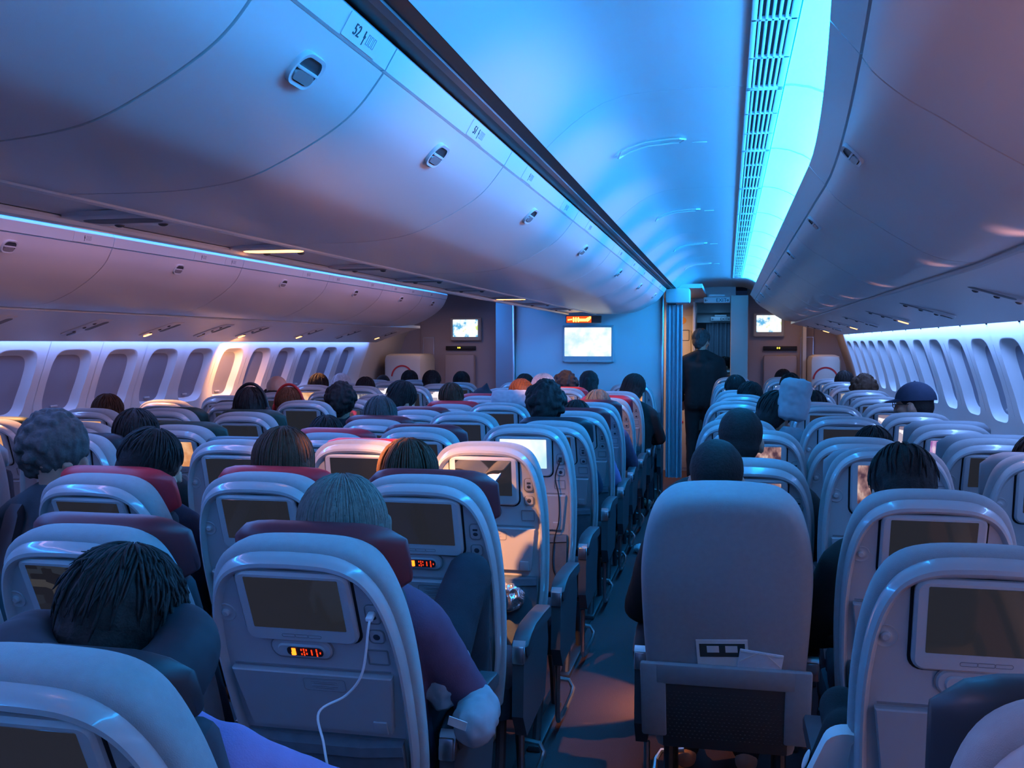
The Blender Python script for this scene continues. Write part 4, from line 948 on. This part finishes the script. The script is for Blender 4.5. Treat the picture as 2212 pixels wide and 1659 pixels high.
# ---- hair shapes, built round the head centre
def hair_mesh(name, kind, seed=0, strands=0):
    rnd = random.Random(seed); mb = MB()
    if kind in ('short', 'curly', 'buzz'):
        g = dict(short=.016, curly=.030, buzz=.006)[kind]
        mb.ell((0, -.018, .040), (.078+g*.8, .094+g, .088+g), seg=28, rings=20)
        mb.ell((0, -.055, -.005), (.066+g*.6, .056+g, .072), seg=24, rings=16); mb.ell((0, -.070, -.050), (.050, .036, .040))
        if kind == 'curly':
            for _ in range(70):
                a = rnd.uniform(0, 6.28); e = rnd.uniform(-.35, 1.5); r = .018+.012*rnd.random()
                x, y, z = math.cos(e)*math.cos(a), math.cos(e)*math.sin(a), math.sin(e)
                if y > .55 and z < .5: continue
                mb.ell((x*.098, -.02+y*.112, .035+z*.108), (r, r, r), seg=8, rings=6)
    elif kind == 'bald':
        for s in (-1, 1): mb.ell((s*.066, -.035, -.02), (.022, .058, .042))
        mb.ell((0, -.085, -.025), (.06, .026, .042))
    elif kind in ('bob', 'long', 'pony'):
        L = dict(bob=.13, long=.26, pony=.06)[kind]
        mb.ell((0, -.015, .038), (.094, .112, .104), seg=28, rings=20); mb.ell((0, -.060, -.02), (.090, .066, .09), seg=24, rings=16)
        for q in range(9):
            a = R(200+140*q/8) if kind != 'pony' else R(230+80*q/8)
            p0 = Vector((.080*math.cos(a), -.012+.088*math.sin(a), .02)); p1 = p0+Vector((.012*math.cos(a), .01*math.sin(a)-.012, -L)); mb.capsule(p0, p1, .030, .020 if kind != 'bob' else .024)
        if kind == 'long':
            for s in (-1, 1): mb.capsule((s*.082, .015, .03), (s*.092, .02, -.20), .022, .016)
        if kind == 'pony': mb.ell((0, -.125, .05), (.026, .03, .028)); mb.capsule((0, -.13, .045), (0, -.150, -.06), .024, .012)
    def jit(co, n):
        k = {'short': .005, 'curly': .010, 'buzz': .0012, 'bald': .001}.get(kind, .004)
        st = noise.noise(Vector((co.x*70+seed, co.y*70, co.z*9)))
        return co+n*(k*noise.noise(co*32+Vector((seed, 0, 0)))+k*.7*st)
    me = remesh(mb, 'hair', HAIR['dark'], .0065, 3, jit)
    if strands:
        # loose locks laid over the cap
        m2 = MB()
        for _ in range(strands):
            messy = kind == 'short'
            a = rnd.uniform(R(165), R(375)) if not messy else rnd.uniform(0, 6.28)
            f0 = R(rnd.uniform(4, 60)); f1 = R(95) if not messy else f0+R(rnd.uniform(35, 60))
            Lk = 0 if messy else dict(long=.27, bob=.11, pony=.03)[kind]*rnd.uniform(.6, 1.05)
            pts = []; tw = rnd.uniform(-.25, .25) if messy else rnd.uniform(-.06, .06); g = 1.0+rnd.uniform(-.005, .02)
            for i in range(9):
                t = i/8; ph = min(f0+(f1-f0)*t*(1 if messy else 1.7), f1); aa = a+tw*t
                lift = ((.10 if strands > 200 else .03)*t*t*rnd.random() if messy else 0)
                drop = 0 if messy else max(0, t-.58)/.42*Lk
                if messy: c0, rad = (0, -.018, .040), (.094, .110, .106)
                else: c0, rad = (0, -.020, .034), (.100, .118, .110)
                k = g+lift
                pts.append((c0[0]+rad[0]*k*math.sin(ph)*math.cos(aa), c0[1]+rad[1]*k*math.sin(ph)*math.sin(aa)-(.10*drop), c0[2]+rad[2]*k*math.cos(ph)-drop))
            m2.tube(pts, [.0012, .0026, .003, .003, .003, .003, .0028, .002, .0006], 0, 4)
        bm = bmesh.new(); bm.from_mesh(me); t = m2.mesh('x', HAIR['dark'], 0); bm.from_mesh(t); bm.to_mesh(me); bm.free()
        for p in me.polygons: p.use_smooth = True
    return me
HM = dict(short=hair_mesh('h', 'short', 1, 150), short2=hair_mesh('h', 'short', 5, 150), curly=hair_mesh('h', 'curly', 2), buzz=hair_mesh('h', 'buzz', 3), bald=hair_mesh('h', 'bald', 4), bob=hair_mesh('h', 'bob', 6, 120), bobs=hair_mesh('h', 'bob', 8, 160), longs=hair_mesh('h', 'long', 9, 320), pony=hair_mesh('h', 'pony', 10), tousled=hair_mesh('h', 'short', 12, 260))
V = dict(neutral=person_meshes('n'), down=person_meshes('d', pitch=28, hy=.05, hz=-.02, lean=10), left=person_meshes('l', yaw=62, pitch=4, roll=2), right=person_meshes('r', yaw=-78, pitch=6, lean=8), tuck=person_meshes('k2', legs={q: ((q*.10, .60, .53), (q*.11, .50, .10), (q*.12, .68, .05)) for q in (-1, 1)}), tilt=person_meshes('t', yaw=-38, pitch=14, roll=10, hx=.03))
def person(X, Y, Ztop, var, hair, hcol, shirt, label, trousers='dark', skin=None, hs=1.0, hz=0):
    """Y is the depth of the head centre"""
    v = V[var]; s = Ztop/(v['top']+.005)
    s = max(.86, min(1.12, s))
    o = inst('person', v['body'] if skin is None else recolour(v['body'], skin), None, (X-v['H'].x*s, Y-v['H'].y*s, 0)); o.scale = (s, s, s)
    inst('shirt', recolour(v['shirt'], CLOTH[shirt]), o); inst('trousers', recolour(v['pants'], CLOTH[trousers]), o)
    if hair: inst('hair', recolour(HM[hair], HAIR[hcol]), o, mt=v['Mh'] @ Matrix.Diagonal((hs, hs, hs, 1)))
    tag(o, label, 'person'); return o
TAN = mat('skin_tan', (.30, .16, .11), .5, .4, noise_s=30, noise_a=.12)
PEOPLE = [
 (-2.29, 3.05, 1.30, 'right', 'curly', 'grey', 'teal', 'person with short tousled hair in profile at the left, looking right'),
 (-2.50, 3.87, 1.27, 'neutral', 'short', 'dark', 'black', 'person in a black top behind the profiled person at left, only dark hair showing'),
 (-1.90, 3.02, 1.26, 'tilt', 'short2', 'dark', 'navy', 'dark-haired person turned slightly right in a red headrest seat at left'),
 (-1.43, 3.06, 1.28, 'neutral', 'bobs', 'brown', 'maroon', 'person with smooth dark brown hair, just above a red headrest near the camera'),
 (-1.00, 3.06, 1.25, 'neutral', 'bob', 'brown', 'dark', 'person with brown hair low behind a maroon headrest, directly before the orange lit seat'),
 (-1.97, 5.50, 1.25, 'neutral', 'bob', 'grey', 'grey', 'grey-haired person in the centre block left column, sixth row'),
 (-2.18, 6.50, 1.29, 'tilt', 'short', 'dark', 'black', 'dark-haired person leaning right toward the left aisle in the middle distance'),
 (-2.62, 6.50, 1.27, 'neutral', 'curly', 'dark', 'dark', 'person with frizzy hair and bare crown left of the warm orange screen'),
 (-3.41, 7.15, 1.33, 'neutral', 'bald', 'dark', 'grey', 'bald person high above the seats near the left windows'),
 (-2.95, 6.38, 1.25, 'neutral', 'short2', 'red', 'dark', 'person with red-lit hair just right below the bald person'),
 (-2.79, 5.50, 1.29, 'neutral', 'short', 'dark', 'dark', 'person wearing black over-ear headphones behind a dark green headrest'),
 (-3.77, 8.80, 1.27, 'neutral', 'short', 'dark', 'dark', 'dark round head right of the bald person by the left windows'),
 (-3.86, 9.60, 1.25, 'neutral', 'bob', 'white', 'pale', 'white-haired person far back by the left windows'),
 (-3.31, 8.82, 1.24, 'neutral', 'short2', 'dark', 'dark', 'dark head right of the white-haired person'),
 (-3.68, 10.35, 1.22, 'neutral', 'buzz', 'dark', 'dark', 'low dark head farthest back along the left windows'),
 (-3.40, 10.42, 1.26, 'neutral', 'short', 'dark', 'dark', 'dark head in front of the left red arc'),
 (-2.93, 9.70, 1.28, 'neutral', 'short2', 'dark', 'black', 'tallest dark head below the left wall monitor'),
 (-2.82, 10.45, 1.25, 'neutral', 'short', 'dark', 'dark', 'dark head right of the shelf lamps at the far left unit'),
 (-1.98, 4.72, 1.19, 'neutral', 'short2', 'dark', 'dark', 'low dark crown in the centre block left column, fifth row'),
 (-2.00, 7.12, 1.26, 'neutral', 'short', 'brown', 'dark', 'dark brown head before a red headrest in the centre block left column'),
 (-1.49, 7.20, 1.27, 'down', 'short2', 'red', 'grey', 'person with auburn hair sunk behind a pale pillow'),
 (-1.47, 8.02, 1.31, 'neutral', 'bobs', 'pale', 'pale', 'person with pale pinkish blond hair before the blue bulkhead'),
 (-1.00, 5.52, 1.33, 'neutral', 'curly', 'dark', 'navy', 'person with thick bushy dark hair in the middle of the centre block'),
 (-1.91, 9.42, 1.26, 'tuck', 'short', 'dark', 'dark', 'dark head left of the pale blond one'),
 (-1.42, 8.84, 1.29, 'neutral', 'curly', 'dark', 'dark', 'curly dark head right of the pale blond one'),
 (-1.28, 9.36, 1.30, 'tuck', 'pony', 'dark', 'dark', 'person with tousled dark hair below the bulkhead monitor'),
 (-0.95, 6.38, 1.19, 'neutral', 'bob', 'dark', 'purple', 'low dark head in the centre block aisle column wearing lilac'),
 (-0.92, 7.22, 1.22, 'neutral', 'bob', 'ashen', 'plum', 'person with pinkish light hair and plum sleeve in the aisle column'),
 (-0.80, 8.80, 1.28, 'tilt', 'bob', 'dark', 'black', 'person in black with big dark hair leaning into the aisle by the bulkhead'),
 (0.25, 5.50, 1.29, 'tilt', 'short', 'dark', 'grey', 'dark-haired person leaning on an upright grey pillow, right block'),
 (0.17, 7.92, 1.25, 'tilt', 'short2', 'dark', 'dark', 'dark head between the aisle column seats of the right block, farther'),
 (0.07, 8.82, 1.28, 'neutral', 'short', 'dark', 'dark', 'far dark head in the right block aisle column'),
 (0.57, 9.60, 1.28, 'neutral', 'short', 'dark', 'dark', 'far dark head below the right wall monitor'),
 (0.60, 11.36, 1.27, 'neutral', 'short2', 'dark', 'dark', 'farthest dark head in the right block middle column'),
 (0.58, 7.12, 1.23, 'neutral', 'short', 'dark', 'dark', 'dark head right of the upright pillow in the right block'),
 (0.49, 2.98, 1.25, 'down', 'short', 'dark', 'black', 'person with dark hair bowed forward in the right block middle column, second row'),
 (0.63, 4.62, 1.19, 'neutral', 'short2', 'dark', 'dark', 'low dark crown in the right block middle column, fourth row'),
 (1.12, 8.80, 1.28, 'neutral', 'curly', 'brown', 'dark', 'person with curly brownish hair by the right windows'),
 (1.14, 10.42, 1.28, 'neutral', 'short', 'dark', 'dark', 'far dark head by the right windows'),
 (1.09, 3.87, 1.23, 'neutral', 'short2', 'dark', 'dark', 'dark head cut by the right edge of the picture'),
 (-3.75, 5.50, 1.24, 'neutral', 'short2', 'brown', 'dark', 'dark head against the left windows above an orange lit seat'),
]
for p in PEOPLE: person(*p)
# passenger in the plain-backed seat: broad dark coat
V['broad'] = person_meshes('b', lean=12, sh_w=.225, bulk=1.12, arms={-1: ((-.285, .24, .84), (-.17, .48, .70), (-.08, .56, .68)), 1: ((.34, .20, .80), (.20, .48, .68), (.10, .56, .66))})
person(-.03, 3.06, 1.275, 'neutral', 'buzz', 'dark', 'black', 'dark round-headed person in black directly before the plain cloth-backed seat')
person(.05, 3.87, 1.32, 'broad', 'buzz', 'dark', 'black', 'broad person with cropped hair and dark coat in the second row of the right block')
# man in a cap, seen in profile by the right windows
m = person(1.09, 6.32, 1.325, 'left', 'buzz', 'dark', 'navy', 'person in a dark baseball cap and glasses looking left by the right windows')
Mh = V['left']['Mh']
mb = MB(); rs = []
for k in range(9):
    a = math.pi/2*k/8; r = max(.02, math.cos(a)); rs.append([(.098*r*math.cos(2*math.pi*q/28), -.014+.120*r*math.sin(2*math.pi*q/28), .028+.114*math.sin(a)) for q in range(28)])
mb.rings(rs, 0, False, True)
N = 14; top = []; 
for q in range(N+1):
    a = R(20+140*q/N); top.append(((.094*math.cos(a), -.012+.116*math.sin(a), .036), (.084*math.cos(a), .020+.170*math.sin(a), .020)))
for dz in (0, .006): mb.rings([[(t[0][0], t[0][1], t[0][2]+dz) for t in top], [(t[1][0], t[1][1], t[1][2]+dz) for t in top]], 0, False, False, False)
mb.ell((0, -.012, .142), (.007, .007, .005), seg=10, rings=6)
mb.build('cap', CLOTH['navy'], m, ang=50, mt=Mh)
mb = MB()
for s in (-1, 1):
    mb.tube([(s*.032+.022*math.cos(2*math.pi*q/14), .104, .008+.018*math.sin(2*math.pi*q/14)) for q in range(15)], .0022, 0, 6); mb.tube([(s*.054, .104, .010), (s*.079, .06, .010), (s*.082, -.005, .008)], .0022, 0, 6)
mb.tube([(-.010, .106, .010), (.010, .106, .010)], .002); mb.build('glasses', M['black'], m, mt=Mh)
# headphones on the passenger behind the green headrest
def headphones(o, Mh, m, big=1):
    mb = MB(); mb.tube([(.112*math.cos(R(a)), -.015, .005+.160*math.sin(R(a))) for a in range(-4, 185, 9)], .010, 0, 8)
    for s in (-1, 1): mb.ell((s*.110, -.01, -.012), (.020, .036, .042), seg=16, rings=10)
    mb.build('headphones', m, o, mt=Mh)
for o in list(bpy.data.objects):
    if o.get('label', '').startswith('person wearing black over-ear'): headphones(o, V['neutral']['Mh'], M['black'])
    if o.get('label', '').startswith('person with red-lit hair'): headphones(o, V['neutral']['Mh'], M['redprint'])
# hooded passenger with a pointed dark beanie
m = person(-1.97, 7.97, 1.20, 'neutral', None, 'dark', 'dark', 'person in a pointed dark hood before a lit headrest, middle distance')
mb = MB(); mb.ell((0, -.015, .02), (.108, .125, .115)); mb.capsule((.02, -.03, .08), (.045, -.05, .165), .07, .012); mb.capsule((0, -.03, -.06), (0, -.02, -.14), .11, .15)
inst('hood', remesh(mb, 'hood', CLOTH['dark'], .008, 3), m, mt=V['neutral']['Mh'])
# near passenger with grey-blond hair over the shoulders, one knee drawn up
V['knee'] = person_meshes('k', lean=16, arms={1: ((.29, .26, .70), (.22, .50, .64), (.18, .60, .62))}, legs={1: ((.175, .64, .95), (.16, .72, .52), (.16, .84, .47))}, sh_w=.19)
m = person(-.885, 2.22, 1.235, 'knee', 'longs', 'ashen', 'plum', 'person with long ash-blond hair in the near aisle seat, one dark knee raised', hs=1.08)
# nearest passenger: lilac sweater, tousled dark hair
V['near'] = person_meshes('m', lean=2, pitch=14, roll=6, hx=.0, sh_w=.235, bulk=1.2, arms={1: ((.45, .40, .82), (.28, .60, .70), (.19, .68, .68))})
m = person(-.965, 1.44, 1.205, 'near', 'tousled', 'dark', 'purple', 'nearest person in a lilac sweater with tousled dark hair and neck pillow', hs=1.10)
# attendant standing in the galley doorway and a passenger of the next cabin
V['stand'] = person_meshes('s', stand=True, yaw=-30, pitch=6, sh_w=.20)
person(-.285, 11.3, 1.715, 'stand', 'short', 'grey', 'black', 'standing person in black at the end of the aisle, seen from behind', 'black')
person(-.02, 14.8, 1.36, 'right', 'short2', 'dark', 'black', 'far seated person in the next cabin right of the standing one')

# ================================================================== LOOSE THINGS
def crumple(name, r, m, seed, amt=.25, vox=.008, box=False):
    mb = MB()
    if box: mb.box((0, 0, 0), (r[0]*2, r[1]*2, r[2]*2), 0, min(r)*.92)
    else: mb.ell((0, 0, 0), r)
    s_ = min(r)
    def f(co, n):
        q = co/s_*1.1+Vector((seed*3.1, seed, 0)); ridge = 1-abs(noise.noise(q))*2
        return co+n*s_*amt*(.6*ridge-.3+.35*noise.noise(q*2.3))
    return remesh(mb, name, m, vox, 2, f)
def put(name, me, loc, rot, label, cat, group=None):
    return tag(inst(name, me, None, loc, rot), label, cat, group)
# neck pillow worn by the nearest person
mb = MB(); pts = []; rad = []
for i in range(25):
    a = R(-62+304*i/24-90-0) if False else R(118+304*i/24); pts.append((.124*math.cos(a), .116*math.sin(a), .012*math.sin(a*2))); rad.append(.070*(1-.25*abs(i-12)/12))
rad[0] = rad[-1] = .03
mb.tube(pts, rad, 0, 16)
np_me = remesh(mb, 'neck_pillow', mat('velour_navy', (.022, .024, .034), .75, .3, noise_s=30, noise_a=.2), .007, 4, lambda co, n: co+n*.006*noise.noise(co*14))
put('neck_pillow', np_me, (-.955, 1.37, 1.065), (R(8), R(4), R(0)), 'thick dark neck pillow round the neck of the nearest lilac-clad person', 'neck pillow')
# pillows
pm = lambda n, r, seed: crumple(n, r, mat('pillow_cloth', (.36, .37, .40), .9, .2, noise_s=18, noise_a=.12), seed, .16, .008, True)
put('pillow', pm('pillow', (.085, .05, .115), 2), (.345, 5.42, 1.265), (0, R(8), R(8)), 'upright grey pillow wedged beside a sleeping head in the right block', 'pillow')
put('pillow', pm('pillow', (.15, .05, .07), 5), (-1.49, 6.86, 1.165), (R(-14), 0, 0), 'pale lilac-grey pillow lying on a seat top in the centre block', 'pillow')
put('blanket', crumple('blanket', (.13, .10, .20), mat('blanket_cloth', (.20, .21, .24), .95, .2, noise_s=20, noise_a=.2), 3, .25), (.32, 5.35, .93), (0, 0, 0), 'dark grey blanket heaped below the upright pillow', 'blanket')
# open book in front of the orange lit screen
t = empty('open_book', (-.905, 3.46, 1.03), (R(6), 0, R(3)))
mb = MB(); mc = MB()
for s in (-1, 1):
    rs = []; rc = []
    for k in range(11):
        u = k/10; x = s*(.002+.100*u); z = .050*u+.016*math.sin(math.pi*min(1, u*1.12)); zb = .050*u-.004
        rs.append([(x, -.075, z), (x, .075, z), (x, .075, zb), (x, -.075, zb)]); rc.append([(x*1.04, -.078, zb-.001), (x*1.04, .078, zb-.001), (x*1.04, .078, zb-.004), (x*1.04, -.078, zb-.004)])
    mb.rings(rs); mc.rings(rc)
mb.build('pages', mat('book_paper', (.85, .80, .72), .7, .2), t); mc.build('book_cover', CLOTH['maroon'], t)
tag(t, 'open book lying under the reading lamp against the orange lit seat', 'book')
# papers in the net pocket of the plain seat
ph = Matrix.Translation((0.0, 2.77+.80*math.sin(R(19)), .41)) @ Matrix.Rotation(R(19), 4, 'X')
t = empty('safety_card'); t.matrix_basis = ph @ Matrix.Translation((-.005, -.0545, .268)) @ Matrix.Rotation(R(-4), 4, 'Y')
MB().box((0, 0, 0), (.145, .002, .15)).build('card_sheet', M['paper'], t)
MB().box((0, -.0014, .040), (.128, .0008, .044)).build('dark_picture', mat('print_dark', (.03, .045, .045), .6), t)
mb = MB(); mb.box((-.026, -.002, .044), (.034, .0006, .022)); mb.box((.026, -.002, .044), (.034, .0006, .022)); mb.build('white_motif', M['paper'], t)
tag(t, 'white card with dark picture sticking out of the net seat pocket', 'card')
t = empty('paper_packet'); t.matrix_basis = ph @ Matrix.Translation((.095, -.0580, .252)) @ Matrix.Rotation(R(7), 4, 'Y')
MB().box((0, 0, 0), (.122, .006, .12), 0, .002).build('packet_sleeve', mat('packet_film', (.62, .63, .66), .35, .5, noise_s=40, noise_a=.15), t)
mb = MB()
for s in (-1, 1): mb.box((s*.032, -.004, .040), (.062, .001, .003), 0, 0, (0, R(s*38), 0))
mb.box((0, -.004, .055), (.118, .001, .003)); mb.build('packet_fold', M['paper'], t)
tag(t, 'clear folded packet beside the white card in the net pocket', 'packet')
# cables
def cable(pts, r, m, label, plug):
    P = catmull([tuple(p) for p in pts], 8)
    t = empty('charging_cable', P[0])
    mb = MB(); mb.tube([Vector(p)-Vector(P[0]) for p in P], r, 0, 8); mb.build('cord', m, t)
    mb = MB().box((0, -.008, 0), (.016, .026, .010), 0, .003, plug); mb.build('plug', m, t)
    tag(t, label, 'cable')
fh = Matrix.Translation((-.90, 1.94+.80*math.sin(R(24)), .41)) @ Matrix.Rotation(R(24), 4, 'X')
w = [fh @ Vector(p) for p in ((.168, -.030, .642), (.168, -.055, .634))]
cable(w+[Vector((-.755, 1.98, .86)), Vector((-.80, 2.0, .80)), Vector((-.855, 1.98, .765)), Vector((-.835, 1.96, .70)), Vector((-.815, 1.94, .60)), Vector((-.835, 1.90, .50))], .0028, M['cable_w'], 'white charging cable plugged into the socket of the nearest full seat', (R(24), 0, 0))
fh = Matrix.Translation((-.90, 4.41+.80*math.sin(R(9)), .41)) @ Matrix.Rotation(R(9), 4, 'X')
w = [fh @ Vector(p) for p in ((.168, -.030, .638), (.166, -.050, .628), (.146, -.046, .56), (.160, -.045, .47), (.158, -.05, .36), (.135, -.06, .26), (.13, -.075, .14), (.16, -.06, .06))]
cable(w, .0030, M['black'], 'black cable hanging from the seat with the bright white screen', (R(9), 0, 0))
# odds and ends along the aisle
wb = mat('white_cloth', (.52, .52, .55), .85, .2, noise_s=25, noise_a=.12)
put('pillow', crumple('pillow', (.05, .09, .055), mat('grey_cloth', (.30, .31, .34), .9, .2, noise_s=25, noise_a=.15), 8, .18, .008, True), (-.585, 2.30, .66), (R(10), R(-20), 0), 'pale pillow pushed between the near armrest and its seat', 'pillow')
o = put('blanket', crumple('blanket', (.065, .10, .085), mat('blanket_pale', (.40, .40, .44), .95, .2, noise_s=20, noise_a=.15), 11, .3), (-.685, 2.37, .735), (0, 0, R(10)), 'crumpled pale blanket beside the raised dark knee', 'blanket')
mb = MB().box((0, 0, 0), (.045, .002, .026), 0, 0, (R(20), R(16), 0)); tag(mb.build('paper_tag', M['paper'], None), 'small white paper tag on the pale aisle pillow', 'tag').location = (-.605, 2.195, .68)
for i, (loc, r, lb) in enumerate((((-.80, 5.25, .030), (.05, .04, .028), 'crumpled white tissue on the aisle floor beside the centre seats'), ((-.62, 7.4, .034), (.055, .05, .032), 'crumpled clear plastic bag farther along the aisle floor'))):
    put('tissue' if i == 0 else 'plastic_bag', crumple('tissue', r, wb, 20+i, .5, .006), loc, (0, 0, i), lb, 'tissue' if i == 0 else 'bag')
put('snack_bag', crumple('snack_bag', (.07, .04, .06), mat('foil', (.5, .5, .52), .2, .6, metal=.8, noise_s=20, noise_a=.2), 15, .45, .006), (-.80, 3.60, .62), (R(-30), 0, 0), 'shiny snack bag in the pocket below the orange lit seat', 'bag')
# dark trainer resting between the front right seats
t = empty('trainer_shoe', (.215, 2.12, .70), (R(-62), R(14), R(6)))
mb = MB(); mb.capsule((0, -.09, .0), (0, .10, -.01), .045, .038); mb.capsule((0, -.08, .03), (0, -.08, .07), .042, .045)
inst('shoe_upper', remesh(mb, 'shoe_upper', CLOTH['black'], .006, 3), t)
mb = MB(); P = rrect(.092, .285, .044, 6); mb.rings([[(x, z+.005, -.052) for x, z in P], [(x*1.02, z*1.01+.005, -.040) for x, z in P], [(x, z+.005, -.026) for x, z in P]]); mb.build('sole', M['paper'], t)
mb = MB(); mb.ell((-.045, .02, .0), (.003, .028, .014), seg=14, rings=8); mb.build('oval_badge', M['paper'], t)
tag(t, 'dark trainer with pale sole and oval badge between the front right seats', 'shoe')
